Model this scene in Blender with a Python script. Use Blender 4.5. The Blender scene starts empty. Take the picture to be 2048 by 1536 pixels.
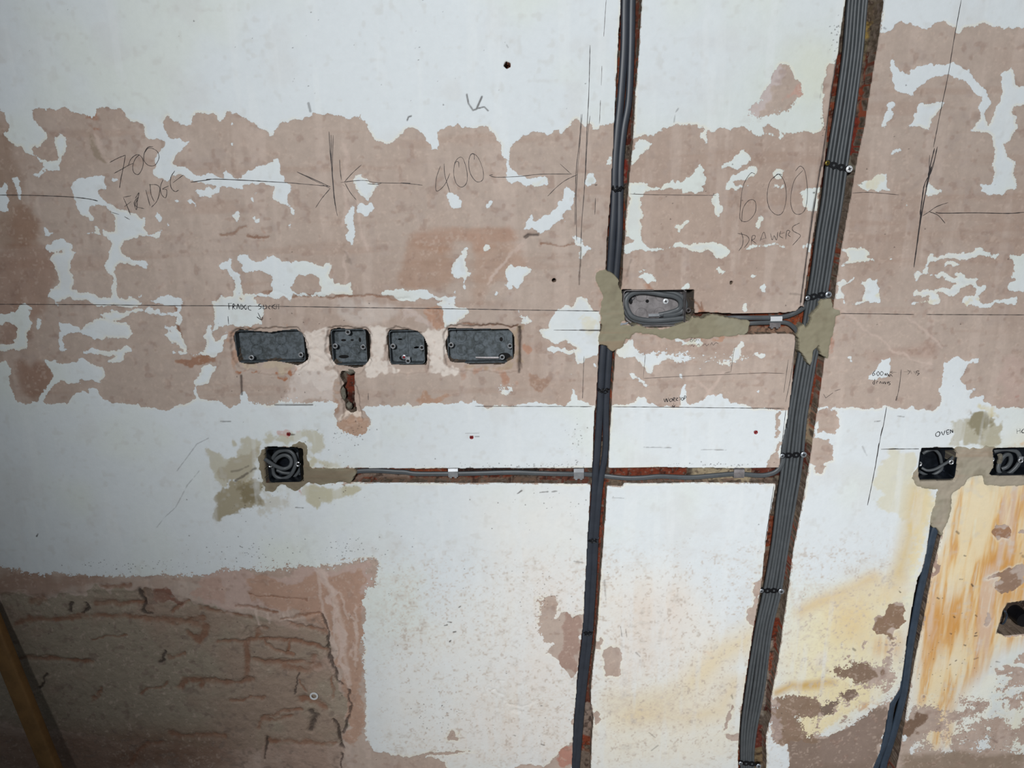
import bpy, bmesh, math, random
import numpy as np
from mathutils import Vector, Matrix

sc = bpy.context.scene
# ---------------------------------------------------------------- camera
F = 1500.0                      # focal length in pixels of the 2048 px frame
PITCH = math.radians(15.1); ROLL = math.radians(-1.0)
D = 1.30                        # camera to wall (m)
CAM = Vector((0.0, -D, 1.295))
_f = Vector((0, math.cos(PITCH), -math.sin(PITCH)))
_r0 = Vector((1, 0, 0)); _u0 = Vector((0, math.sin(PITCH), math.cos(PITCH)))
RT = _r0 * math.cos(ROLL) + _u0 * math.sin(ROLL)
UP = _u0 * math.cos(ROLL) - _r0 * math.sin(ROLL)
cd = bpy.data.cameras.new('camera'); cam = bpy.data.objects.new('camera', cd)
sc.collection.objects.link(cam); sc.camera = cam
cd.sensor_fit = 'HORIZONTAL'; cd.sensor_width = 36.0; cd.lens = 36.0 * F / 2048.0
cd.clip_start = 0.05; cd.clip_end = 50
M = Matrix((RT, UP, -_f)).transposed().to_4x4(); M.translation = CAM
cam.matrix_world = M

# ---------------------------------------------------------------- world and lamps
w = bpy.data.worlds.new('world'); sc.world = w; w.use_nodes = True
bg = w.node_tree.nodes['Background']; bg.inputs[0].default_value = (0.80, 0.90, 1.0, 1); bg.inputs[1].default_value = 0.105

def area(name, loc, target, sx, sy, power, color, spread=180):
    l = bpy.data.lights.new(name, 'AREA'); l.shape = 'RECTANGLE'; l.size = sx; l.size_y = sy
    l.energy = power; l.color = color; l.spread = math.radians(spread)
    o = bpy.data.objects.new(name, l); sc.collection.objects.link(o); o.location = loc
    o.rotation_euler = (Vector(target) - Vector(loc)).to_track_quat('-Z', 'Y').to_euler()
    return o
def spot(name, loc, target, power, color, size, blend, radius):
    l = bpy.data.lights.new(name, 'SPOT'); l.energy = power; l.color = color
    l.spot_size = math.radians(size); l.spot_blend = blend; l.shadow_soft_size = radius
    o = bpy.data.objects.new(name, l); sc.collection.objects.link(o); o.location = loc
    o.rotation_euler = (Vector(target) - Vector(loc)).to_track_quat('-Z', 'Y').to_euler()
    return o
spot('site_lamp', (-0.215, -2.6, 1.8), (0.758, 0, -0.3), 150, (0.99, 0.99, 1.0), math.degrees(0.96), 1.0, 0.10)
spot('upper_fill_spot', (-0.30, -2.6, 1.9), (0.504, 0, 1.36), 222, (0.965, 0.985, 1.0), math.degrees(1.36), 1.0, 0.16)  # second spot, added to brighten the upper wall

vs = sc.view_settings
vs.view_transform = 'Standard'; vs.look = 'None'; vs.gamma = 1.0; vs.exposure = 0.0
vs.use_curve_mapping = False

# ---------------------------------------------------------------- pixel -> place
def P(px, py, d=0.0):
    """point of the place seen at (px,py) whose depth into the wall is d metres"""
    v = _f * F + RT * (px - 1024.0) - UP * (py - 768.0)
    t = (d - CAM.y) / v.y
    return CAM + v * t
TILES = dict(Z=(0,0,1), A=(0,180,4.8), B=(400,180,4.8), C=(800,180,4.452), D=(0,480,4.267), E=(400,480,4.267),
    F=(800,480,4.267), G=(1200,0,4.096), H=(1600,0,4.518), I=(1200,320,4.096), J=(1600,320,4.571), K=(1160,540,3.793),
    L=(1600,600,4.571), M=(0,820,4.267), N=(400,820,4.876), O=(760,820,4.096), Q=(1180,820,4.267), R=(1600,820,4.571),
    S=(1600,1140,3.879), T=(1120,1140,3.879), U=(0,1080,3.367), V=(400,1080,3.367), W=(760,1140,3.879),
    X=(450,630,4.876), Y=(860,630,10.24), BX=(1220,560,10.24), OV=(1800,860,7.68), LB=(480,860,8.533), S2=(1620,280,12.8),
    S3=(1580,560,9.6))
def pts(s):
    t = TILES['Z']; out = []
    for tok in s.split():
        if tok in TILES: t = TILES[tok]; continue
        a, b = tok.split(',')
        out.append((t[0] + float(a) / t[2], t[1] + float(b) / t[2]))
    return out
# ---------------------------------------------------------------- outlines read off the wall (tile letter, then points)
BAND_OPS = """
+A -400,190 0,190 310,205 480,185 600,190 720,210 770,200 840,205 885,240 910,245 920,180 1000,175 1050,165 1110,165 1200,210 1250,260 1300,325 1330,305 1400,360 1500,400 1566,330 1565,250 1600,260 1700,310 1755,345 1800,310 1850,250 1920,225 B 0,222 60,228 150,245 190,300 215,318 225,235 265,218 300,240 380,235 450,255 490,285 550,310 620,370 700,425 725,420 735,370 780,330 850,310 900,305 1000,265 1060,255 1130,245 1200,230 1330,215 1370,245 1410,272 1470,255 1530,242 1570,270 1620,330 1650,400 1690,480 1740,490 1810,530 1850,500 1900,430 1960,390 C 0,395 70,350 130,330 190,350 230,410 255,480 270,530 315,550 350,490 360,400 390,350 440,310 530,292 570,325 600,335 640,322 680,325 720,300 760,315 820,360 850,410 880,460 905,520 1000,530 1060,460 1120,405 1190,380 1260,385 1310,385 1340,360 1390,365 1430,405 1470,360 1520,310 1560,290 1610,300 1660,325 1690,295 1740,338 1790,305 1910,295 G 260,1115 430,1105 500,1080 560,1040 680,1020 790,1035 850,1075 880,1070 920,1100 980,1065 1100,1055 1210,1050 1250,1085 1330,1105 1340,1060 1370,1030 1420,1045 1480,1080 1700,1075 1750,1085 1800,1075 1820,1060 1815,960 1840,800 1850,660 1870,550 1940,520 2000,480 H 600,330 730,310 800,290 850,245 920,210 1000,205 1080,220 1150,238 1230,205 1300,205 1330,220 1400,250 1430,300 1480,260 1550,235 1650,220 1750,230 1850,255 2024,255 2400,255 L 2500,985 1830,985 1790,970 1700,920 1680,870 1660,870 1640,890 1560,900 1550,870 1590,830 1580,810 1540,850 1510,830 1500,770 1480,730 1510,680 1500,640 1540,590 1600,560 1615,600 1620,545 1590,540 1550,570 1510,565 1480,545 1470,515 1430,500 1400,540 1300,580 1310,640 1290,800 1270,930 1240,980 1180,988 170,988 K 1600,1048 1440,1050 1300,1040 1220,1030 1120,1000 1060,960 1000,955 930,985 860,1035 820,1035 600,1030 520,1025 500,965 470,985 430,960 420,1020 360,1020 330,1000 250,1030 180,1030 F 1660,1415 1620,1400 1560,1380 1520,1345 1480,1370 1440,1390 1410,1420 1320,1415 1240,1415 1180,1380 1130,1390 1060,1405 950,1405 870,1385 800,1415 650,1410 620,1380 560,1410 520,1380 400,1400 250,1395 120,1415 60,1385 0,1400 E 1740,1400 1640,1420 1560,1410 1530,1370 1540,1420 1440,1430 1160,1400 1130,1390 1110,1380 700,1385 500,1395 410,1380 400,1330 370,1290 360,1390 340,1420 250,1440 180,1385 80,1370 0,1365 D 1750,1370 1690,1360 1660,1385 1500,1430 1420,1450 1300,1430 1160,1415 1050,1395 960,1370 880,1340 860,1280 820,1262 750,1270 720,1300 680,1285 640,1310 630,1350 570,1400 480,1400 390,1385 350,1380 300,1385 200,1400 150,1380 100,1300 80,1180 90,1100 50,1040 -400,1000
-A 0,100 -400,100 -400,188 0,188 40,240 70,285 75,335 105,385 60,405 48,440 65,490 120,518 200,540 270,590 335,660 365,705 435,765 440,780 370,790 310,820 350,850 370,830 430,800 575,798 575,770 555,740 555,690 570,650 610,610 630,600 640,520 625,480 630,430 600,420 510,410 540,440 540,480 550,560 550,650 520,680 430,680 360,655 340,620 310,590 305,550 340,525 370,545 410,520 430,480 470,445 440,410 380,360 340,300 310,250 305,205 305,100
-A 1300,300 1330,305 1400,360 1415,385 1395,440 1440,490 1470,495 1500,460 1540,470 1580,500 1575,560 1530,590 1490,640 1500,700 1490,760 1455,800 1480,830 1560,840 1600,858 1660,830 1750,840 1810,870 1900,910 2016,930 B 150,940 140,955 0,950 A 1835,975 1920,1000 2000,1020 B 40,1015 130,1030 200,960 300,920 390,930 420,960 405,880 450,890 620,890 690,905 720,950 670,1030 760,1070 820,1100 900,1210 912,1185 870,1130 835,1040 870,910 840,870 790,820 760,680 720,680 640,730 560,750 500,785 400,795 340,820 300,790 270,800 240,770 225,690 210,695 215,740 190,840 150,840 110,805 80,820 A 1990,820 1900,815 1800,790 1720,750 1665,745 1665,700 1690,640 1740,560 1800,520 1800,490 1740,490 1680,470 1620,440 1590,400 1565,330 1555,250 1400,200
-A 690,940 750,880 765,845 860,835 980,820 1010,830 990,870 1030,940 950,960 940,1010 960,1050 1050,1090 1180,1130 1260,1150 1380,1240 1385,1290 1350,1310 1400,1360 1440,1390 1530,1330 1525,1430 1440,1410 1340,1400 1270,1400 1180,1440 1150,1480 1140,1536 D 1040,10 1020,60 1030,110 1080,165 1150,175 1260,190 1290,220 1270,250 1200,210 1090,200 1010,220 980,290 985,370 1000,420 1020,480 1100,490 1160,520 1220,555 1000,570 850,555 700,515 570,505 530,520 490,540 440,500 375,485 400,450 520,390 525,360 500,330 490,290 450,280 450,200 410,140 480,120 575,90 480,105 400,50 410,35 500,20 515,-5 545,-5 560,20 620,30 610,100 600,220 620,300 640,370 650,430 760,455 820,485 960,485 965,420 950,350 900,260 930,130 940,0 A 1060,1536 1060,1440 1000,1390 960,1335 1060,1350 1110,1370 1130,1280 1110,1220 1060,1170 990,1110 900,1100 860,1150 885,1230 860,1240 800,1210 770,1190 735,1100 720,1000
-A 95,880 120,850 180,850 185,980 205,1060 180,1065 150,1000
-A -60,880 0,900 50,905 60,1000 85,1060 75,1145 40,1155 -60,1100
-A 1050,845 1080,850 1145,885 1080,895
-A 830,1370 900,1370 895,1300 950,1300 945,1400 850,1398
-A 425,1345 480,1345 488,1385 450,1390 425,1370
-A 1475,1205 1550,1200 1525,1275
-A 1600,1225 1615,1310 1585,1310
-A 1685,1050 1750,1080 1850,1070 1895,1100 1830,1110 1760,1085 1690,1085
-A 445,1490 500,1460 580,1440 630,1460 695,1470 690,1536 520,1536 500,1510
-B 1485,825 1600,850 1720,890 1640,1040 1590,1068 1530,1030 1465,900
-B 1440,1090 1470,1110 1470,1200 1460,1420 1480,1470 1445,1480 1405,1430 1385,1300 1380,1230
-B 1510,1110 1540,1090 1640,1100 1645,1150 1610,1175 1625,1215 1600,1230 1550,1190 1510,1150
-B 330,1165 380,1160 395,1190 360,1240 330,1260 310,1210
-B 465,1060 500,1065 505,1030 545,980 560,1010 515,1050 525,1110 495,1105
-B 515,1215 560,1245 600,1230 605,1280 545,1285
-B 885,1240 885,1320 840,1325
-B 790,1385 875,1360 850,1390
-B 310,290 340,330 325,370
-B 385,680 440,690 395,700
-B 300,485 335,490 330,520 300,515
-B 205,470 230,480 215,495
-B 275,1320 310,1308 320,1330
-C 895,510 990,520 975,600 975,690 1080,770 1170,775 1290,785 1335,850 1180,850 1135,860 1090,835 945,830 940,800 960,720 920,560
-C 1660,710 1740,740 1735,800 1740,850 1650,855
-C 1845,600 1890,605 1885,640 1875,675 1828,670
-C 1460,880 1530,872 1560,890 1540,960 1510,1040 1460,1160 1380,1180 1300,1240 1240,1290 1200,1270 1110,1235 1145,1110 1190,1095 1210,1110 1200,1150 1260,1140 1270,1090 1400,1070 1440,1000 1460,940
-C 415,920 460,940 525,935 530,980 547,1000 520,1050 480,1070 445,1030
-C 750,1020 800,970 810,990 775,1050
-C 160,815 215,820 190,838
-C 1510,1315 1560,1310 1600,1330 1610,1360 1550,1360
-C 735,1375 780,1375 790,1410 830,1408 760,1425 730,1420
-C 585,1425 605,1375 610,1400 600,1425
-C 1640,1370 1700,1385 1715,1400 1660,1425 1630,1420
-D -60,620 0,640 140,630 180,570 255,570 260,640 290,690 270,750 240,810 220,940 240,940 20,940 -60,935 
+D 10,740 60,705 120,715 150,750 135,870 90,910 40,890 -60,870 -60,760
-D 320,690 345,665 360,690 350,750 318,755
-D 485,860 500,740 515,690 560,715 640,740 700,790 720,740 740,710 830,680 920,672 1010,680 1070,720 1130,790 1110,830 1060,845 950,825 900,825 860,840 760,825 690,800 640,790 560,800 530,840 525,910 590,925 580,940 500,940 490,910
-D 840,630 900,615 1000,615 1160,590 1270,590 1400,605 1500,625 1495,650 1380,635 1240,620 1120,630 1000,670 900,665 860,650
-D 1270,510 1320,520 1370,490 1430,468 1480,490 1540,485 1560,510 1535,560 1530,760 1545,830 1600,920 1580,945 1520,930 1520,895 1460,870 1405,800 1500,785 1400,765 1390,745 1460,735 1505,730 1505,560 1440,565 1370,550 1300,540
-D 705,960 790,920 850,935 930,950 1000,930 1080,895 1130,935 1130,960 1060,960 1060,1045 890,1045 910,1010 990,995 930,985 710,975
-D 385,1030 515,1018 470,1040 580,1070 640,1060 700,1018 775,1075 870,1095 895,1150 880,1175 835,1190 870,1230 865,1260 820,1210 710,1200 690,1175 665,1190 690,1225 640,1218 540,1215 460,1235 400,1290 385,1340 380,1385 330,1380 380,1280 460,1160 435,1120
-D 1155,490 1210,478 1250,470 1180,500
-D 1365,948 1520,945 1740,955 1792,930 1792,975 1700,968 1400,955
-D 1792,720 1740,840 1750,900 1720,940 1740,960 1792,975
-D 1720,1090 1792,1090 E 150,1075 60,1210 0,1215 D 1710,1225 1670,1240 1690,1340 1710,1370 1670,1400 1650,1330 1640,1190 1680,1160
-E 20,970 60,840 90,770 110,740 120,650 100,600 110,545 60,535 180,490 250,470 290,460 280,350 230,270 180,230 180,205 250,180 262,120 285,270 320,300 360,300 340,360 345,470 360,500 300,500 350,460 590,460 640,430 740,450 800,470 780,530 740,480 640,490 500,490 450,500 560,600 540,650 540,700 470,720 400,760 240,740 210,750 230,850 170,960 130,1000 70,980 0,975 0,930
+E 90,790 150,740 210,760 190,860 150,900 110,860
-E 310,145 385,120 410,155 490,190 560,160 585,130 640,160 700,190 780,190 860,180 930,162 980,200 1020,215 1100,205 1125,250 1115,320 1150,370 1210,400 1245,380 1275,355 1290,320 1305,470 1200,480 1100,470 750,470 620,440 615,350 590,300 530,285 480,275 400,290 370,280 345,200
+E 745,430 800,350 870,320 940,305 1000,320 1020,380 1060,420 1000,450 950,455 800,450
-E 1260,0 1310,20 1290,35
-E 1800,520 1700,510 1640,480 1560,475 1550,420 1620,415 1680,400 1792,430
-F 0,430 60,425 140,410 210,410 250,460 290,480 370,465 480,465 465,520 300,515 140,515 90,530 0,515
-F 440,210 490,150 540,110 570,50 585,40 570,200 565,420 530,415 550,380 540,300 500,300 460,340 450,240
-F 700,45 745,40 745,70 795,75 705,95
-F 905,240 945,215 960,240 1010,225 1080,250 1130,250 1125,290 1080,330 1050,390 1010,430 960,380 910,425 875,385 900,340
-F 805,435 845,430 830,468 808,460
-F 450,430 485,425 485,450
-F 1545,0 1600,40 1640,65 1580,110 1550,180 1540,100 1545,40
-F 1530,230 1550,270 1535,300
-F 300,540 450,530 500,550 560,550 585,600 560,640 480,720 390,740 380,680 380,610 340,560
-F 1185,760 1290,740 1300,690 1320,610 1400,590 1450,550 1540,545 1540,510 1600,580 1700,600 1720,640 1720,760 1700,990 1600,990 1560,1000 1550,1050 1500,1080 1490,1010 1470,960 1380,900 1360,880 1290,870 1200,820
+F 1360,880 1400,865 1460,910 1530,930 1520,955 1440,935
-F 1025,610 1080,620 1100,680 1130,705 1080,710 1030,690
-F 1255,920 1320,905 1400,930 1470,960 1440,985 1380,965 1290,945
-F 850,1330 830,1300 870,1310 890,1250 940,1230 975,1290 930,1300 880,1330
-F 1070,1265 1085,1290 1060,1300
-F 1480,1080 1490,1200 1480,1210
-F 1640,1045 1680,1070 1670,1090 1640,1075
-F 1480,1350 1470,1250 1500,1280 1530,1350
+E 1160,1390 1150,1480 1180,1536 N 1320,100 1360,180 1420,240 1520,250 1600,240 1640,210 1630,160 1665,100 1620,30 1560,0 E 1420,1440 1400,1430
-G 285,1165 400,1150 425,1165 400,1210 330,1290 265,1360 255,1300
-G 300,1090 350,1100 330,1110
-G 835,1100 870,1070 885,1080 880,1160 855,1215
-G 1230,1060 1340,1060 1340,1100 1415,1095 1410,1110 1300,1120 1240,1090
-G 1450,1110 1500,1080 1505,1105 1465,1145
-G 1150,1215 1220,1265 1230,1300 1180,1350 1010,1385 1000,1345 1060,1320
-G 1780,1100
-I 1075,130 1160,80 1270,45 1280,120 1180,160 1090,150 1100,200 1200,215 1290,225 1290,235 880,232 760,265 660,240 560,245 470,230 380,245 365,270 340,290 335,450 330,620 340,690 460,710 560,700 620,675 700,680 740,690 820,675 900,690 1010,700 1080,740 1035,780 990,795 950,770 880,740 760,735 700,715 600,710 500,720 440,740 350,745 200,765 200,680 290,665 300,640 210,620 215,450 240,300 245,150 300,195 420,215 500,205 600,160 660,200 740,140 835,50 840,110 870,90 850,150 845,200 830,225 1030,225 1030,190
-I 945,275 970,285 970,370 985,400 960,460 925,450 930,330
-I 480,445 550,450 640,435 550,460
-I 700,435 750,422 760,435
-I 1020,460 1045,452 1035,470
-I 615,565 640,550 670,520 750,502 700,560 665,625 640,600
-I 1265,580 1280,470 1310,480 1315,540 1280,590
-I 1410,150 1420,85 1480,65 1515,80 1480,130 1440,155
-I 1400,215 1450,200 1530,225 1500,245
-I 1200,720 1250,690 1400,690 1540,705 1540,712 1290,710 1210,735
-I 1620,260 1690,235 1790,240 1790,380 1780,440 1730,420 1650,380 1640,320 1690,290 1640,290
-I 315,910 320,890 395,870 390,885
-I 302,965 360,920 430,930 450,990 500,1025 390,1015 320,985
-I 955,880 990,855 1045,910 985,915
-I 970,920 1030,950 1000,955
-I 1240,955 1280,945 1295,965 1250,975
-I 1285,1045 1320,1020 1350,1060 1345,1090 1310,1065
-I 665,1060 740,1005 755,1045 680,1062
-I 1660,700 1740,695 1740,760 1700,780
-H 805,570 820,540 845,560 870,620 870,640 920,655 1000,640 1010,610 1060,590 1130,570 1250,572 1330,568 1440,600 1560,670 1690,775 1690,860 1718,930 1680,1010 1660,1080 1690,1160 1780,990 1830,880 1840,800 1810,700 1765,690 1830,660 1920,600 1930,700 1950,770 2060,780 2060,900 1990,950 1910,1040 1960,1060 1950,1190 1880,1260 1850,1300 1890,1410 1950,1460 1950,1536 J 1975,30 1960,190 1950,290 1660,290 1650,235 1720,205 1765,160 1755,0 H 1735,1536 1725,1470 1740,1350 1690,1200 1520,1160 1600,1130 1620,1060 1590,980 1645,900 1640,850 1560,790 1440,735 1330,700 1230,690 1160,740 1050,790 1035,860 990,868 910,840 850,810 840,710
-H 820,940 840,980 830,1030 790,1150 745,1160 755,1050 780,960
-H 1060,930 1110,900 1280,935 1215,1020 1180,1080 1170,1165 975,1160 1020,1100 1070,1020
-H 820,1375 870,1352 945,1378 880,1392
-H 760,488 830,492 820,510
-J 510,260 560,220 620,170 690,130 795,135 770,160 800,220 800,260 880,290 700,285 600,290
-J 1190,170 1215,230 1330,290 1200,320 1150,300 1180,220
-J 960,390 975,375 985,395 970,405
-J 800,45 825,40 815,55
-J 380,790 450,800 560,795 640,840 640,860 560,875 700,900 715,920 600,930 540,960 440,975 360,1000 385,960 450,930 470,890 440,850 400,815
-J 770,915 830,895 875,910 840,930
-J 345,1120 400,1090 510,1060 520,1080 430,1110 390,1160 375,1230 410,1290 560,1300 600,1250 620,1180 580,1100 700,1105 725,1180 720,1240 735,1305 560,1310 530,1345 505,1310 400,1300 320,1250
-J 1055,1035 1120,1020 1160,960 1185,900 1190,860 1220,850 1240,880 1300,880 1370,835 1500,850 1560,820 1605,795 1680,850 1760,870 1840,850 1810,915 1740,890 1620,890 1500,910 1420,915 1300,915 1200,920 1165,1000 1180,1020 1340,1040 1440,1050 1520,1080 1610,1100 1610,1130 1590,1140 1700,1170 1690,1195 1640,1260 1640,1290 1720,1310 1860,1295 1970,1240 1980,1325 1780,1325 1620,1355 1500,1330 1495,1280 1560,1260 1630,1230 1620,1180 1550,1160 1460,1190 1440,1245 1370,1230 1300,1215 1200,1210 1260,1250 1260,1315 1100,1325 1005,1310 1030,1275 1060,1300 1170,1290 1170,1250 1045,1240 1070,1170 1110,1190 1250,1180 1340,1170 1420,1140 1470,1130 1440,1110 1300,1070 1220,1045 1110,1040 1075,1090 1060,1065
-J 1300,990 1320,940 1460,955 1460,980
-J 1330,1115 1370,1120 1340,1125
-J 1915,880 2048,870 J 2200,870 2200,1185 2000,1185 1895,1170 1930,1120 2010,1090 1920,1085 1985,1030 1960,1000 1970,950
-J 1130,880 1150,890 1135,905
-K 0,200 60,240 100,330 165,420 160,640 20,640 -40,600 -40,200
-K 580,520 610,495 600,520
-K 690,530 830,515 900,530 940,550 900,560 770,545
-K 270,620 400,510 420,600 500,640 600,615 660,650 720,630 860,640 1000,650 1120,680 1200,560 1240,520 1215,620 1230,660 1300,655 1370,630 1410,640 1400,660 1310,665 1260,685 1180,700 1150,720 1000,690 880,650 780,700 760,715 720,690 660,680 600,710 570,730 555,765 500,770 520,740 450,715 440,670 400,650 300,660
-K 370,790 390,775 440,820 540,850 510,875 460,850 400,815
-K 770,785 800,775 790,830 800,930 820,1035 750,1030 770,940 785,850
-K 560,780 565,810
-K 1095,240 1145,242 1120,250
-K 1230,245 1275,250 1265,310 1235,315
-K 1345,915 1375,920 1350,930
-K 885,750 905,745 895,755
-L 430,510 450,485 490,510 490,570 470,560
-L 600,730 660,660 700,610 750,548 810,560 800,710 660,720
-L 1010,980 1050,935 1050,985
+L 175,1020 250,1010 320,1020 350,1070 330,1110 345,1150 310,1190 320,1240 200,1230 220,1190 150,1200
+L 130,1270 200,1280 260,1265 260,1310 300,1330 300,1420 R 300,460 240,470 210,500 215,580 130,590 125,540 145,500 110,460 95,430
+G 1205,900 1260,870 1330,770 1400,640 1460,560 1505,515 1560,570 1590,660 1665,680 1660,790 1560,880 1440,940 1300,990 1220,985 1215,930
+Q 1530,430 1560,380 1590,200 1580,120 1600,60 1600,0 1640,0 1600,180 1640,270 1620,490 1520,490
-Q 1590,240 1610,200 1620,260 1600,350 1560,380
+T 1560,60 1520,90 1490,180 1530,200 1510,260 1450,300 1440,380 1510,430 1540,200
+T 0,370 60,320 90,360 170,340 180,360 140,800 100,840 40,770 0,740 W 1400,700 1370,660 1280,650 1350,580 1260,560 1240,440 1260,330 1240,240 1280,200 1370,190 1370,280 1360,360 1370,400 1450,320
+W 1200,195 1235,200 1230,225 1205,220
+W 1300,310 1360,300 1350,450 1370,500 1300,570 1260,560
+T 330,640 370,605 440,600 470,650 465,810 400,830 350,820 345,740
+T 285,560 300,500 325,560 310,630 280,620
+T 105,1080 120,1040 130,1200 100,1180
+T 0,1410 60,1360 105,1330 100,1600 -110,1600 -120,1530
+T 260,1060 300,1110 310,1170 260,1230
+T 1395,1040 1420,1060 1410,1100 1390,1090
+T 1270,1280 1390,1270 1385,1330 1280,1320
+T 1270,1220 1290,1120 1330,1010 1345,1040 1310,1130 1290,1240
+T 1650,1000 1700,980 1760,970 1850,960 1960,990 2017,1010 2017,1340 1850,1365 1680,1350 1640,1300
-T 1680,1060 1700,1045 1715,1090 1690,1100
-T 1750,1120 1820,1100 1850,1150 1900,1110 1930,1070 1990,1130 1980,1220 1930,1320 1880,1300 1860,1200 1800,1170
-T 1720,1330 1780,1190 1790,1200 1730,1310
+S 560,440 600,330 660,360 680,260 730,255 760,245 810,300 800,420 740,480 720,540 650,500 570,480
+S 255,760 300,740 380,760 440,725 490,730 540,760 500,800 600,760 655,760 655,820 500,860 460,880 380,840 260,830
+S 285,960 350,920 370,940 440,900 450,980 380,1040 320,1010
+S 0,985 80,990 130,1060 180,1080 280,1000 300,1060 240,1120 150,1140 100,1100 60,1080 0,1110
+S -100,1310 0,1300 240,1285 420,1190 520,1120 700,1010 680,1180 640,1350 560,1600 -100,1600
+S 670,850 700,760 725,780 720,900 700,970 640,960
+S 0,1180 30,1100 0,1130
+S 1500,130 1560,70 1650,20 1738,0 1738,100 1660,150 1620,150 1580,200 1540,160
+S 1420,400 1460,340 1475,400 1450,450 1415,440
+S 1500,340
+S 870,1090 900,1060 960,1130 970,1200 990,1330 1060,1370 1000,1400 1100,1410 1160,1420 1400,1400 1560,1390 1650,1420 1900,1430 1900,1600 700,1600 790,1400 840,1130
+S 1120,1220 1140,1130 1200,1070 1220,1130 1150,1190 1110,1370 1090,1370
+S 1210,1390 1330,1300 1390,1260 1390,1350 1300,1420 1220,1410
+S 1480,1200 1520,1110 1600,1130 1600,1240 1520,1260
+S 1610,850 1680,800 1738,810 1738,900 1640,890
+R 1740,1100 1790,1060 1860,1060 1930,1080 1920,1150 1800,1160
+R 1990,1100 2048,1090 2048,1140 2000,1140
+R 1220,1480 1250,1400 1290,1400 1280,1470 1230,1536
+R 1700,1536 1800,1500 2048,1400 2048,1536
-S 840,1380 880,1370 900,1330 940,1320 920,1390 880,1440
+U -300,180 0,180 200,215 400,235 700,240 1050,232 1300,240 1500,215 V 100,200 300,190 480,195 620,180 760,185 860,175 1050,140 1160,110 1200,150 1180,300 1110,350 1105,600 1100,850 1110,1000 1110,1340 1170,1420 W 240,1450 500,1480 590,1600 0,1700 U -300,1700
+W 240,1450 480,1405 780,1412 500,1430 300,1460
+W 530,1310 545,1240 600,1250 600,1315
+W 1050,1525 1160,1515 1280,1520 1280,1600 1050,1600
"""
MORTAR = """K 190,0 240,20 300,60 305,110 320,150 330,190 345,240 335,300 350,380 300,400 400,430 440,410 500,435 560,440 650,435 700,430 760,410 830,385 850,350 900,350 1020,345 1180,350 1250,370 1290,375 1305,400 1290,430 1270,480 1240,490 1180,485 1100,490 1040,510 960,530 890,520 830,515 780,525 700,530 640,505 520,490 430,490 380,520 340,550 290,590 260,605 225,605 205,575 150,580 140,510 165,440 160,300 170,200 150,130 120,80 130,20
K 1820,210 1880,215 1925,210 1925,300 1980,300 1980,350 1925,360 1910,500 1890,600 1865,690 1830,640 1800,580 1780,610 1770,700 1755,730 1700,660 1670,620 1660,540 1640,500 1655,430 1690,410 1710,440 1740,400 1740,350 1800,290 1810,240
N 620,370 600,400 570,470 590,540 580,590 600,640 610,700 575,715 615,740 620,790 680,795 740,790 760,745 850,740 900,770 950,785 1000,740 1040,720 1480,710 1500,680 1510,590 1490,570 1110,570 1080,520 1050,450 1030,380 1025,320 970,310 920,330 900,360 1000,375
R 1100,480 1080,515 1030,570 1030,620 1060,660 1075,690 1130,700 1255,710 1240,800 1210,930 1195,1020 1210,1070 1260,1100 1300,1150 1330,1050 1360,930 1380,800 1400,760 1450,730 1510,690 1540,640 1590,605 1640,590 1670,600 1700,680 1760,690 1840,700 2048,690 2300,690 2300,345 1870,345 1760,345 1700,335 1560,345 1500,335 1420,330 1380,350"""
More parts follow.
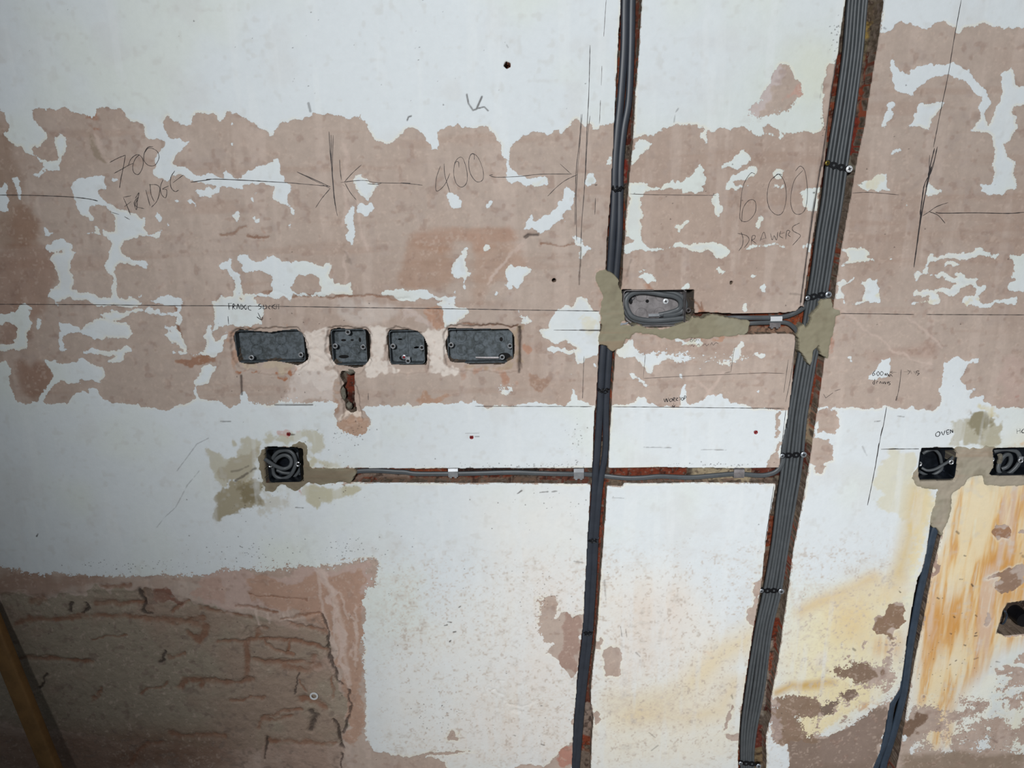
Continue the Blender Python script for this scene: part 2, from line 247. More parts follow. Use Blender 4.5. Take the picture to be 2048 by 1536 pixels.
# tones on the paint: r,g,b,blur,strength | outline
PAINT_TONES = """
226,222,214,24,0.55|O 700,700 1700,640 1700,1500 W 1600,1500 0,1500 0,700 900,0
222,210,200,30,0.45|W 1000,0 1600,0 1560,700 1000,650 700,1200 300,1500 1500,1500 1500,900 1100,500
226,220,210,20,0.7|T 280,0 900,0 1300,500 1200,1536 250,1536
216,200,186,16,0.45|T 500,200 900,80 1000,300 900,550 700,800 400,900 480,400
224,218,200,22,0.6|T 250,1050 700,1050 1050,1050 1400,600 1500,450 1400,1536 250,1536
226,216,188,22,0.8|T 1700,500 2100,250 2200,900 1700,1050
210,206,186,3,0.85|R 1000,380 850,400 730,520 690,650 700,820 780,930 850,1000 1000,990 1050,830 1070,700 1030,600 1060,500
228,214,180,6,0.9|R 1080,720 1250,715 1200,1000 1080,1500 1000,1500 1000,1200
208,214,200,30,0.7|G 1150,700 1900,200 2000,60 2000,500 1850,500 1800,1060 1200,1060
214,216,200,14,0.7|G 1450,500 1900,300 1850,900 1650,700 1560,500
168,160,134,2,0.85|R 1420,60 1560,60 1700,0 1780,30 1800,110 1840,200 1870,330 1420,330 1420,240
138,130,106,4,0.9|R 1500,130 1560,40 1700,20 1790,30 1780,150 1700,180 1560,210
206,196,160,3,0.8|L 1680,930 1740,920 1840,1010 1800,1060 1700,1000 1600,1000
196,150,110,5,0.4|R 1440,60 1600,20 1520,80
186,180,160,2,0.85|N 80,480 120,430 180,430 220,460 350,460 360,320 420,270 500,290 620,310 610,380 570,470 590,590 540,660 260,690 130,640 100,560
168,158,136,3,0.75|N 350,440 600,380 580,600 300,690 180,560
152,140,112,3,0.9|N 110,860 230,720 400,640 580,690 620,740 640,830 600,960 400,1000 320,1040 190,1100 160,1000 120,940
126,114,86,5,0.8|N 330,700 600,700 610,820 560,950 420,930 360,820
186,180,156,3,0.75|N 620,290 800,260 920,230 1100,235 1230,190 1260,210 1200,290 1180,370 1110,420 1040,380 1020,310 920,320 780,350 640,360
188,180,150,3,0.8|N 1060,430 1110,430 1160,500 1300,510 1400,560 1100,565 1080,520
180,172,140,3,0.8|N 1000,790 1100,730 1480,725 1560,790 1500,870 1260,900 1240,940 1130,950 1060,850 940,800
190,184,168,5,0.6|N 620,830 740,790 880,820 820,930 700,940 640,1000 440,1040 600,960
200,204,190,18,0.6|N 900,1150 1120,1180 1100,1400 850,1400
214,210,196,16,0.6|E 900,480 1792,480 1792,700 900,700
222,206,190,4,0.8|E 870,740 1110,740 1090,900 1100,1060 1160,1150 1160,1260 850,1260 790,1130 900,1000
216,196,182,3,0.8|E 1640,750 1440,750 1440,1000 1380,1140 1680,1170 1700,1120 1600,1060 1600,800
210,206,186,4,0.8|K 850,530 1150,520 1170,660 1050,640 860,620 820,570
226,222,200,10,0.8|K 230,600 330,560 420,640 270,680
214,210,190,6,0.8|F 1540,590 1720,620 1700,780 1560,740
216,208,180,3,0.8|J 800,260 510,260 700,130 790,135
216,208,180,3,0.8|J 1000,1320 1040,1250 1250,1260 1740,1290 1620,1350
216,212,190,3,0.8|J 560,1310 600,1230 730,1230 735,1305
216,214,196,4,0.6|C 1170,780 1335,850 1170,850
200,200,190,2,0.7|C 1650,800 1740,800 1740,850 1650,850
170,166,162,1,0.7|C 1140,1290 1240,1290 1240,1370 1140,1370
222,196,150,14,0.9|R 1400,1250 1500,650 1660,600 2048,690 2300,690 2300,1536 1300,1536
226,220,200,10,0.8|R 1400,800 1500,720 1800,720 1830,900 1600,1060 1480,1100
232,216,180,20,0.9|S 0,330 500,80 850,60 800,600 780,900 500,1100 0,1300
218,190,140,14,0.6|S 180,270 480,130 830,40 820,260 560,250 540,620 250,560
222,214,196,8,0.8|S 50,760 180,580 240,640 200,760
232,224,200,7,0.95|S 830,0 930,0 880,250 830,500 790,660 780,560 810,340
224,210,170,6,0.9|S 0,900 300,850 480,880 640,830 660,960 480,1040 240,1260 0,1350
200,140,60,5,0.85|S 470,1060 540,1010 640,1010 600,1060 520,1090
232,226,214,8,0.95|S 1120,1440 1110,1330 1200,1080 1300,930 1560,720 1500,900 1450,1150 1480,1290 1300,1300
230,220,196,10,0.8|S 1480,1300 1640,1100 1738,1000 1738,1400 1560,1400
214,160,110,4,0.6|R 1900,320 2048,300 2048,345 1920,345
236,206,160,12,0.6|R 1850,300 1950,220 2048,240 2300,240 2300,345 1850,345
110,104,100,2,0.0|S 0,0 1,0 1,1
150,40,40,1,0.8|N 855,228 872,225 878,245 860,250
196,150,140,1,0.6|N 815,240 820,200 900,200 920,240 900,270 820,265
206,170,150,1,0.8|W 1040,1270 1060,1272 1055,1290
190,120,110,1,0.8|N 925,780 970,780 965,810 930,870 925,820
172,146,132,2,0.7|O 600,590 680,605 650,630 605,615
226,204,190,3,0.7|T 1100,645 1180,650 1170,690 1110,680
"""
RUST = "R 1400,780 1520,700 1700,690 1900,690 2300,690 2300,1500 S 2000,500 1738,540 1500,640 1350,800 1230,960 1150,1080 1110,1380 980,1390 880,1000 900,700 1020,100 R 1300,1150 1370,900"
RUSTCORE = """S 940,500 1000,250 1180,200 1300,350 1450,450 1300,560 1000,640
S 1480,130 1400,-100 1560,-200 1760,-60 1760,250 1560,300 1540,480 1480,430
S 900,650 1000,560 1060,700 1050,820 880,800
S 560,600 580,500 700,560 800,480 790,700 700,640"""
TIDES = [
 ("T 520,1130 800,1000 960,950 1100,800 1250,650 1400,570 1480,520", 34, (220, 204, 170), .8),
 ("T 400,1000 700,1020 900,990", 26, (216, 206, 184), .7),
 ("T 620,1120 1000,1150 1250,1080 1350,880", 26, (218, 200, 166), .7),
 ("S 0,330 120,260 320,180 560,60", 16, (212, 186, 140), .7),
 ("T 1680,950 1800,890 2010,900", 10, (196, 160, 92), .8),
 ("S 0,900 150,870 250,870", 10, (196, 160, 92), .7),
 ("R 1080,720 1040,1000 960,1300 900,1500", 22, (210, 184, 128), .8),
 ("Z 440,720 440,740", 4, (200, 190, 180), .3),
]
PLASTER_TONES = """
148,122,104,8,0.8|A -100,200 100,400 200,800 200,1000 300,1200 400,1500 -100,1500
142,108,88,6,0.6|A 100,1000 260,1100 380,1300 400,1536 100,1400
138,100,80,5,0.6|D 0,0 400,20 500,300 500,400 300,700 250,900 0,900
132,92,70,5,0.7|D 100,1000 400,1080 450,1200 350,1350 200,1390
150,108,84,2,0.85|D 1440,1000 1520,1020 1650,980 1792,985 1792,1090 1690,1110 1560,1080 1480,1080
150,112,90,2,0.8|E 0,985 100,990 150,1050 60,1090 0,1090
144,128,110,3,0.7|A 820,360 1000,560 1050,700 900,600
150,90,60,2,0.8|A 830,350 900,350 890,410 850,400
150,90,60,2,0.6|A 770,200 860,210 890,250 800,240
150,96,66,2,0.6|B 560,1290 600,1290 660,1410 640,1430 590,1340
166,124,100,8,0.7|C 0,1250 500,1200 1100,1300 1100,1425 0,1425
160,122,98,7,0.6|F 0,0 400,0 440,400 0,420
172,140,120,7,0.6|F 600,0 1000,60 1100,300 900,300 700,500 600,500
176,134,110,3,0.75|F 200,640 260,580 380,580 370,700 320,750 230,740
170,130,104,3,0.7|F 170,1320 250,1290 380,1330 380,1380 170,1400
166,120,96,3,0.7|F 820,1180 1000,1190 970,1230 830,1220
150,114,92,4,0.6|F 1120,1130 1250,1190 1240,1280 1120,1270
196,180,172,4,0.7|F 0,600 200,640 230,750 0,700
208,198,190,5,0.6|E 1110,500 1640,500 1610,740 1290,730
220,208,198,2,0.9|E 860,740 1100,745 1080,800 1100,900 1090,1060 1170,1150 1160,1250 860,1240 800,1120 900,1070 930,950 880,800
222,211,201,2,0.9|E 1450,745 1620,740 1600,800 1600,1060 1700,1120 1680,1175 1380,1160 1440,1030
222,211,201,2,0.9|F 120,740 290,750 380,740 380,900 370,950 400,1060 480,1130 240,1150 280,1030 220,900 190,800
208,196,188,4,0.7|E 780,1130 1130,1130 1150,1380 700,1390 800,1290
160,104,72,1,0.9|E 290,1120 400,1150 500,1150 560,1180 740,1150 850,1080 760,1165 600,1185 500,1180 420,1160 280,1140
178,142,120,2,0.7|E 270,760 800,760 820,740 600,730 300,740 250,800 270,1100 310,1100 280,850
186,170,148,3,0.8|E 310,1050 850,1060 700,1130 400,1130
170,150,128,2,0.85|Y 1640,300 1780,230 1810,280 1810,1130 1000,1150 600,1090 1500,1040 1700,960 1700,400
172,134,114,3,0.7|Y 540,1180 1000,1160 1600,1160 1500,1260 700,1240 560,1380
174,130,108,2,0.8|Y 1850,700 2048,720 2000,880 1860,830
174,144,124,2,0.9|N 1320,100 1360,180 1420,240 1520,250 1600,240 1640,210 1630,160 1665,100 1620,30 1560,110 1400,110
222,206,192,2,0.9|N 1390,20 1560,10 1560,110 1400,100
172,140,118,3,0.8|E 1160,1180 1200,1180 1210,1440 1160,1440
186,160,150,3,0.7|V 0,200 400,240 1000,170 1180,140 1110,500 1000,500 0,450
170,136,116,4,0.8|V 380,220 600,280 1100,200 1100,1300 980,1400 980,1000 880,600 600,480 300,420
200,180,170,2,0.7|V 780,150 850,200 900,350 980,700 1000,1000 960,900 920,600 860,350
200,180,168,2,0.6|V 1020,560 1050,560 1060,820 1040,800
150,138,122,2,0.95|V 0,455 180,490 330,520 550,580 800,590 860,640 870,780 700,890 900,880 950,980 1010,1100 960,1290 950,1380 450,1400 0,1420 U -300,1200 0,350 300,380 600,340 900,340 950,450 1270,420
150,138,122,2,0.95|U 0,380 300,380 600,340 930,340 1000,450 1270,430 1400,460 1549,500 1549,1240 1000,1260 300,1250 -300,1200
128,102,86,16,0.9|U -300,1250 300,1300 1549,1280 1549,1600 -300,1600
140,106,88,6,0.7|U -300,190 700,260 900,300 500,340 0,380 -300,400
118,76,60,2,0.85|U 1040,340 1120,350 1260,400 1150,430 1060,440
120,98,80,2,0.8|U 940,340 1040,340 1050,480 990,500 950,440
180,150,136,3,0.8|U 1310,260 1500,260 1549,420 1340,430
128,110,98,3,0.9|S -100,1310 0,1300 240,1285 700,1010 560,1600 -100,1600
146,128,118,10,0.6|S 100,1340 500,1150 650,1100 560,1500 200,1536
112,88,70,3,0.9|S 870,1090 960,1130 970,1200 840,1300 800,1250
124,106,86,5,0.8|S 800,1420 1200,1410 1738,1410 1738,1600 760,1600
132,106,84,2,0.9|S 560,440 600,330 660,360 680,260 760,245 810,300 800,420 740,480 720,540 570,480
126,104,86,2,0.9|S 255,760 440,725 655,760 655,820 460,880 260,830
118,98,84,2,0.9|S 285,960 350,920 450,900 450,980 380,1040
112,96,84,2,0.9|S 0,985 130,1060 300,1000 240,1120 0,1110
134,112,94,2,0.9|T 1640,960 2017,960 2017,1340 1640,1360
164,146,138,2,0.9|T 1640,1000 1690,980 1680,1340 1640,1330
142,114,94,2,0.9|S 1480,0 1738,0 1738,200 1540,200
152,112,82,2,0.9|R 1700,1050 2048,1050 2048,1170 1720,1170
160,134,120,1,0.9|R 1200,1380 1300,1380 1290,1536 1200,1536
150,112,70,3,0.8|S 870,420
190,150,136,3,0.7|G 1560,660 1670,670 1660,800 1540,820
196,184,182,3,0.7|G 1210,980 1210,880 1400,640 1500,520 1520,640 1400,780 1320,980
162,132,118,6,0.5|L 600,430 1000,350 1300,430 1280,560 800,520 620,640
190,164,154,5,0.6|L 1850,500 2048,540 2048,980 1800,980
172,128,118,2,0.6|L 1900,900 2048,820 2048,850 1920,920
170,120,100,3,0.7|L 230,350 300,150 290,480 230,560
184,164,150,5,0.6|I 340,290 940,290 900,690 340,680
166,122,98,2,0.7|I 330,1060 380,1025 450,1030 460,1060
176,118,92,2,0.8|K 940,320 1170,340 1000,345 900,345 870,250
176,134,110,1,0.8|K 830,500 1250,490 1040,530 960,560 1100,545 1200,520
150,120,108,3,0.7|T 0,330 180,330 130,830 0,760
170,100,80,3,0.6|T 0,1400 100,1350 100,1536 0,1536
"""
# chases and holes (name, outline, depth)
CH1 = "G 175,-300 175,0 150,380 130,800 115,1100 100,1393 C 1880,900 1850,1300 F 1770,0 1760,240 1730,560 1700,900 1690,1150 1670,1450 O 1760,0 1745,450 1730,600 1710,950 1685,1400 W 1580,400 1545,700 1525,950 1505,1200 1490,1536 1480,1800 T 240,1800 240,1536 245,1350 260,1150 240,1040 240,900 275,600 300,300 320,0 O 1840,950 1860,640 1870,470 1895,0 K 250,880 270,610 290,350 I 180,1000 195,750 215,450 245,100 G 250,1393 270,1150 290,780 320,420 345,0 345,-300"
CH2 = "H 415,-300 415,0 385,200 340,520 270,960 235,1400 J 220,60 170,400 110,800 40,1250 K 1700,300 1680,400 1640,500 1610,900 1575,1138 Q 1640,300 1620,480 1590,640 1530,950 1490,1250 T 1560,150 1510,420 1440,870 1400,1150 1385,1400 1385,1800 1600,1800 1605,1450 1600,1300 1640,1150 1640,1010 1660,900 1700,700 1740,400 1770,200 1790,50 Q 1740,1200 1810,850 1880,450 1945,0 K 1810,1050 1860,690 J 320,1300 340,1100 390,790 430,560 480,300 530,0 H 590,1150 640,820 690,520 730,270 765,0 765,-300"
CH3 = "R 1200,1020 1180,1150 1150,1350 1115,1480 S 915,60 870,300 830,560 800,800 775,930 700,1040 660,1250 620,1420 560,1560 560,1800 700,1800 780,1420 840,1050 900,700 960,420 1020,100 1035,0 R 1255,1340 1300,1150"
CUTS = [("chase", CH1, 0.021), ("chase", CH2, 0.027), ("chase", CH3, 0.028),
 ("lower", "N 1000,570 1480,570 O 0,480 300,482 800,480 1200,480 1600,478 1900,478 Q 160,497 600,492 1200,500 1640,497 1660,630 1560,632 1000,622 600,630 290,628 280,655 150,650 100,640 O 1850,640 1700,610 1000,602 700,605 400,600 0,600 N 1480,710 1000,710", 0.018),
 ("upper", "K 860,330 930,322 1100,330 1200,335 1570,325 1640,315 1680,270 1720,300 1680,480 1640,500 1620,488 1500,482 1270,492 1200,490 860,490", 0.019),
 ("crack", "X 1130,560 1260,560 1255,650 1250,830 1260,880 1280,940 1230,960 1180,930 1170,860 1130,800 1130,720 1160,680 1120,600", 0.024),
]
BOXCUTS = [
 ("b1", "X 90,175 140,150 250,165 330,170 430,180 520,165 600,155 690,150 740,190 765,230 780,310 800,400 800,440 740,480 700,495 640,480 540,460 450,450 330,470 250,485 190,480 130,465 110,400 90,300 75,220", 0.036),
 ("b2", "X 1030,150 1100,135 1200,150 1300,145 1370,150 1405,200 1410,300 1405,420 1380,470 1330,510 1260,520 1180,500 1080,490 1040,440 1015,350 1010,220", 0.036),
 ("b3", "X 1600,155 1740,150 1870,160 1900,190 1940,220 1970,300 1965,420 1960,490 1760,490 1620,485 1600,430 1590,330 1575,230", 0.036),
 ("b4", "Y 370,280 480,290 900,300 1150,300 1350,315 1600,310 1680,380 1720,480 1730,650 1720,800 1700,900 1600,950 1520,1010 1410,1020 1100,1015 820,1020 680,980 500,980 420,960 380,880 330,700 320,560 370,450", 0.036),
 ("b5", "K 320,150 500,155 865,152 870,330 855,350 830,385 760,410 700,430 650,435 560,440 500,435 440,410 400,430 345,385 335,300 325,240", 0.038),
 ("b6", "N 632,365 720,360 860,368 900,362 1002,378 1010,700 640,718 635,560", 0.042),
 ("b7", "R 1115,350 1250,345 1400,348 1437,400 1428,600 1405,648 1100,650 1080,600 1085,500 1095,420", 0.042),
 ("b8", "R 1760,352 2048,345 2300,345 2300,605 2048,605 1840,605 1760,600 1725,580 1770,520 1765,450", 0.042),
 ("hole", "S 1620,258 1738,240 1900,235 1900,510 1738,505 1600,518 1530,490 1550,420 1580,310", 0.045),
 ("drill", "Z 1012,123 1020,126 1021,133 1014,137 1008,131", 0.03),
 ("drill", "Z 1105,559 1108,557 1112,559 1112,563 1108,565 1105,563", 0.03),
 ("drill", "Z 1460,564 1463,562 1466,564 1466,568 1463,569 1460,568", 0.03),
 ("drill", "Z 940,872 946,872 946,878 940,878", 0.006),
 ("drill", "Z 1509,862 1515,862 1515,868 1509,868", 0.006),
 ("drill", "Z 574,866 580,866 580,872 574,872", 0.006),
]
LIPS = [
 ("Y 340,240 1790,225 1830,300 1840,1160 1500,1180 700,1170 520,1100 330,1060 280,900 290,400", 0.006),
 ("X 60,190 120,150 700,130 780,220 820,440 700,540 620,570 400,560 150,530 90,440 50,250", 0.006),
 ("X 1000,150 1100,118 1380,120 1420,220 1410,440 1330,580 1240,600 1090,580 1040,500 995,380", 0.006),
 ("X 1590,140 1800,120 1930,190 1990,330 1980,560 1700,590 1680,520 1600,490 1570,300", 0.005),
 ("X 1060,480 1330,500 1250,600 1270,700 1310,900 1330,1040 1140,1040 1150,900 1120,700 1100,600", 0.006),
 ("E 820,480 1350,480 1800,480 1800,500 1350,495 820,498", 0.001),
]
CUT_TONES = """
128,58,36|Q 160,480 820,480 820,600 160,600
176,160,132|Q 870,480 1380,480 1380,600 870,640
110,52,38|Q 1380,480 1560,480 1560,560 1380,560
130,106,92|Q 300,590 1560,590 1560,640 300,640
150,130,116|N 1600,600 2044,600 2044,690 1500,660
120,96,80|O 0,550 1700,550 1700,620 0,620
140,70,42|O 200,470 560,470 560,520 200,520
40,28,24|O 560,470 1300,470 1300,510 560,510
104,58,44|O 1300,470 1700,470 1700,600 1300,600
150,72,40|K 1300,300 1720,250 1700,440 1300,440
156,124,104|K 1260,435 1640,435 1640,500 1260,500
96,82,64|H 620,0 700,0 690,185 610,185
168,140,76|H 600,185 680,185 650,340 590,340
134,122,92|H 590,340 640,340 600,560 550,560
120,110,98|H 550,560 620,560 590,780 520,780
140,62,36|H 500,780 590,780 570,920 490,920
118,106,92|H 490,920 560,920 540,1060 470,1060
130,48,34|H 440,1060 540,1060 500,1420 420,1420
122,116,102|H 420,1420 500,1420 480,1560 400,1560
118,112,100|S2 940,820 1060,850 960,1536 780,1536
120,54,40|J 300,600 380,600 300,1200 260,1200
130,62,40|K 1770,700 1830,700 1790,1040 1730,1040
150,134,110|Q 1850,0 1900,0 1870,290 1830,290
120,60,44|Q 1700,900 1760,900 1700,1500 1640,1500
124,58,38|Q 60,600 140,600 100,1536 40,1536
104,56,40|T 220,0 320,0 250,1040 180,1040
150,132,120|T 160,1040 260,1040 240,1300 150,1300
140,66,44|T 150,1290 200,1290 190,1420 150,1420
126,110,98|T 140,1420 250,1420 250,1600 130,1600
150,140,128|T 1600,560 1660,560 1590,1150 1530,1150
110,50,38|T 1500,1230 1600,1230 1580,1400 1490,1400
130,112,84|T 1500,1400 1610,1400 1610,1600 1490,1600
100,54,38|G 190,600 300,0 340,0 280,800 240,1100 180,1100
130,46,32|G 180,1300 250,1300 245,1500 180,1500
128,58,38|X 1150,560 1260,560 1255,760 1150,760
120,112,100|X 1120,480 1180,560 1150,760 1120,760
60,52,46|S 1500,200 1738,200 1900,200 1900,520 1500,520
118,104,90|S 1560,440 1900,440 1900,520 1530,520
76,66,58|R 1180,1000 1320,1100 S 1000,200 860,900 700,1600 600,1600
"""
RENDER = "U -400,400 0,370 300,380 600,345 930,340 1000,330 1100,345 1260,400 1400,460 V 180,490 330,520 550,560 800,520 860,640 880,830 950,980 1010,1100 960,1290 950,1700 U -400,1700"
ROUGH = """V 380,560 560,600 800,600 870,780 880,860 700,900 560,850 370,800
V 680,1080 820,1080 900,1200 760,1290 720,1240
U 450,400 950,400 1040,500 600,520 450,500
E 870,740 1110,740 1160,1150 800,1130
X 1000,480 1380,500 1330,1040 1140,1040 1050,600
T 1500,1200 1640,1150 1620,1536 1500,1536"""
# cracks, grooves and one painted lip shade: path, half width (cells), depth, colour
CRACKS_SHADE = [
 ("V 820,500 850,590 865,640 865,760 880,830 920,930 950,980", 2.6, .006, 'k'),
 ("V 990,1010 1005,1080 1015,1110 1000,1180 965,1300", 2.6, .006, 'k'),
 ("V 900,1220 930,1260 945,1330 950,1410", 3.0, .006, 'k'),
 ("V 950,1440 950,1536 950,1700", 1.5, .003, 'k'),
 ("V 130,695 230,690 370,685 400,640 380,600 430,590", 4, .004, 'r'),
 ("V 400,690 460,680 560,670 680,680", 4, .004, 'r'),
 ("V 590,680 575,760 620,775", 2.5, .004, 'r'),
 ("V 430,700 500,750 620,780", 3, .004, 'r'),
 ("V 360,815 430,840 560,830 680,835 750,840 770,790", 5, .005, 'r'),
 ("V 560,860 640,880 720,890 800,850", 6, .004, 'r'),
 ("V 620,570 740,600 840,640", 3.5, .004, 'r'),
 ("V 700,700 780,720 860,760", 4, .004, 'r'),
 ("V 0,1000 30,960 180,965 360,955", 4.5, .004, 'r'),
 ("V 305,700 310,830 320,950", 5, .003, 'r'),
 ("V 440,1200 540,1160 690,1150", 3, .003, 'r'),
 ("V 390,1270 420,1220 600,1200", 4, .003, 'r'),
 ("V 440,1340 440,1400 430,1480", 3, .004, 'k'),
 ("V 450,1360 600,1360 900,1380", 5, .002, 'r'),
 ("V 240,440 320,450 400,470 520,490", 2, .002, 'r'),
 ("V 0,460 150,480 260,500 330,520", 4, .003, 'r'),
 ("V 540,540 620,525 800,490", 2, .002, 'r'),
 ("V 200,1080 300,1080 420,1060", 3, .003, 'r'),
 ("V 660,910 650,980 640,1040", 2, .002, 'k'),
 ("V 890,930 895,1080", 2, .002, 'r'),
 ("V 670,950 710,1030", 2, .002, 'r'),
 ("V 330,370 720,410", 1.6, .001, 'r'),
 ("V 750,1160 780,1190 740,1280", 6, .006, 'k'),
 ("V 680,1080 800,1090 830,1140", 6, .004, 'r'),
 ("U 130,805 300,810 600,820", 4, .004, 'r'),
 ("U 460,490 470,460 480,440", 3, .005, 'k'),
 ("U 540,510 580,460 560,430", 3, .005, 'k'),
 ("U 640,425 800,440 950,430", 5, .004, 'r'),
 ("U 940,340 960,400 960,480 1010,495", 4, .005, 'k'),
 ("U 1260,410 1180,470 1150,490", 3, .004, 'r'),
 ("U 600,520 800,520 1000,520", 4, .002, 'r'),
 ("U 940,1040 980,1015 1070,1010 1130,960", 3, .003, 'r'),
 ("U 1200,1010 1250,950 1400,960 1549,965", 6, .003, 'r'),
 ("U 1120,800 1240,775", 3, .003, 'r'),
 ("U 1070,830 1110,770", 2.5, .003, 'k'),
 ("U 250,1000 310,920", 3, .004, 'k'),
 ("U 610,1085 650,1070 680,1010", 3, .003, 'r'),
 ("U 860,1536 900,1460 960,1400 1080,1370", 4, .003, 'r'),
 ("U 1150,1310 1250,1330 1400,1310 1510,1330", 5, .003, 'r'),
 ("U 1270,570 1390,600 1350,680 1270,640", 6, .003, 'r'),
 ("U 100,570 200,540 400,540 570,520", 5, .002, 'r'),
 ("U 980,540 1100,540 1200,560 1350,540", 7, .003, 'r'),
 ("U 690,310 880,310", 4, .002, 'r'),
 ("U 620,675 720,660 860,650", 2, .002, 'r'),
 ("U 200,410 280,400", 7, .003, 'r'),
 ("E 350,1160 355,1320", 2.0, .002, 'k'),
 ("E 790,480 1320,480 1792,500", 1.6, .001, 'r'),
 ("E 640,1408 960,1408", 1.5, .001, 'k'),
 ("Y 1840,260 1830,1170", 3.0, .004, 'k'),  # recess step beside the box; its lip shadow is painted dark
 ("Y 700,190 1300,230 1790,230", 2.0, .002, 'r'),
 ("F 1530,380 1530,300 1540,200 1545,60", 1.3, .001, 'k'),
 ("K 160,460 0,457", 1.3, .001, 'k'),
 ("K 920,250 945,320 870,250", 2, .001, 'r'),
 ("W 760,940 790,980 830,915 880,930 910,860 960,860", 1.4, .0006, 'r'),
 ("W 880,930 940,970 1000,1040 1100,1060 1160,1050 1200,1005", 1.8, .0008, 'r'),
 ("W 1040,1090 1120,1110 1160,1160 1140,1080", 3, .001, 'r'),
 ("N 780,150", 1, 0, 'r'),
 ("R 1040,900 1030,1100 1000,1400", 2.2, .0008, 'n'),
 ("C 595,40 610,120 650,180 680,170 730,60", 1.7, .0006, 'k'),
 ("C 690,165 750,150 785,185", 1.2, .0004, 'k'),
 ("C 65,270 75,240 100,232", 1.5, .0004, 'k'),
 ("C 1110,1310 1140,1290 1230,1290", 2.4, .002, 'k'),
 ("C 1245,1370 1600,1380", 1.5, .0006, 'r'),
 ("D 1500,560 1515,640 1530,760 1550,900 1590,940", 2, .001, 'r'),
 ("E 440,500 640,430 750,470", 1.8, .0006, 'r'),
 ("B 205,1395 310,1380 370,1320 440,1300", 2.5, .0015, 'r'),
 ("B 440,1380 520,1390 650,1410", 2, .001, 'r'),
 ("N 1040,590 1120,600 1190,640 1200,690", 1.6, .0008, 'n'),
 ("Q 1580,700 1520,1100", 1.2, .001, 'k'),
 ("H 330,540 290,800 200,1500", 1.6, .001, 'k'),
 ("J 190,60 120,450 60,900 10,1300", 1.6, .001, 'k'),
 ("S 1530,490 1610,260", 2.5, .001, 'k'),
]
CRACKS_SHADE = [c for c in CRACKS_SHADE if c[3] != 'n' and len(c[0].split()) > 2]
SCUFFS = [
 ("M 1340,1000 1400,920 1500,830 1600,640 1700,520", 1.2, .35), ("M 1510,520 1600,400 1680,290 1780,240", 1.2, .4),
 ("N 345,690 430,640 540,570", 5, .7), ("N 310,600 380,590 470,545", 4, .45),
 ("Z 73,1073 76,1068", 3, 1.0), ("Z 1010,85 1016,95", 1.5, .6), ("Z 1009,131 1014,131", 3, .9),
 ("N 935,950 1010,955", 2.2, .7), ("N 880,240 925,238", 1.8, .8), ("O 700,190 810,190", 1.2, .4), ("O 780,218 812,216", 1.5, .7),
 ("O 1310,675 1375,668", 2.2, .8), ("O 1410,668 1450,665", 1.6, .7), ("O 1125,685 1160,660", 1.8, .8),
 ("W 610,290 625,280", 3, .9), ("W 500,430 520,425", 3, .9), ("W 525,402 555,405", 1.6, .8), ("W 570,480 588,478", 3, .9), ("W 540,555 550,545", 2.5, .9),
 ("W 1250,1350 1275,1358", 2, .8), ("W 1250,1052 1268,1055", 2, .7), ("W 1030,1280 1050,1285", 2.6, .6),
 ("N 200,110 300,112", 1.6, .6), ("Z 617,207 621,222", 3.5, .55), ("L 680,1110 730,1105", 1.6, .6), ("L 890,1060 950,1068", 1.2, .5),
 ("G 605,1000 620,920 640,890", 1.6, .45), ("G 1800,820 1820,690", 1.6, .3), ("I 220,950 245,850 255,820", 4, .3),
 ("K 1600,180 1690,190", 4, .35), ("Q 460,317 690,322", 1.3, .55), ("Q 950,338 1160,340", 1.3, .5), ("Q 190,748 290,752", 1.1, .4),
 ("O 1590,1240 1660,1250", 3, .4), ("S 1330,110 1340,125", 3, .9), ("S 1190,360 1200,368", 2.6, .8), ("S 1360,350 1372,360", 2.6, .8),
 ("S 1160,490 1172,495", 2.8, .8), ("S 1355,510 1372,510", 2.8, .8), ("S 1270,580 1282,585", 2.8, .8), ("S 1065,215 1078,222", 2.6, .8), ("S 1360,490 1370,485", 2.2, .8),
 ("S 1160,735 1168,730", 2.4, .8), ("S 1205,705 1212,700", 2.4, .8), ("S 755,150 780,175", 2.4, .8), ("S 410,610 430,625", 4, .6), ("S 1240,70 1260,72", 2, .6),
 ("R 1500,1330 1515,1335", 2.4, .7), ("R 1430,1110 1450,1130", 3.5, .6), ("R 2020,1310 2040,1340", 5, .5), ("S 1520,710 1550,715", 3, .6), ("S 1350,690 1380,680", 2.6, .5),
 ("T 470,440 480,515", 1.3, .5), ("T 510,460 518,520", 1.3, .5), ("T 590,640 620,670", 3, .45), ("T 345,80 355,230", 3, .35), ("T 710,1400 760,1360", 2, .4),
 ("T 690,1260 740,1300", 1.6, .4), ("T 1330,970 1340,1000", 3, .5), ("S 1440,1280 1530,1340", 3, .3), ("T 470,350 480,358", 2, .8),
 ("L 120,300 125,300", 1, .0), ("J 120,298 128,300", 2, .9), ("Y 0,0 1,1", 1, .0), ("L 570,1340 610,1420", 2, .3),
 ("E 1240,100 1290,200 1250,180", 5, .25), ("H 760,250 775,260", 2, .6), ("C 1740,845 1752,845", 2.2, .9), ("C 1115,1320 1140,1300", 4, .8),
]
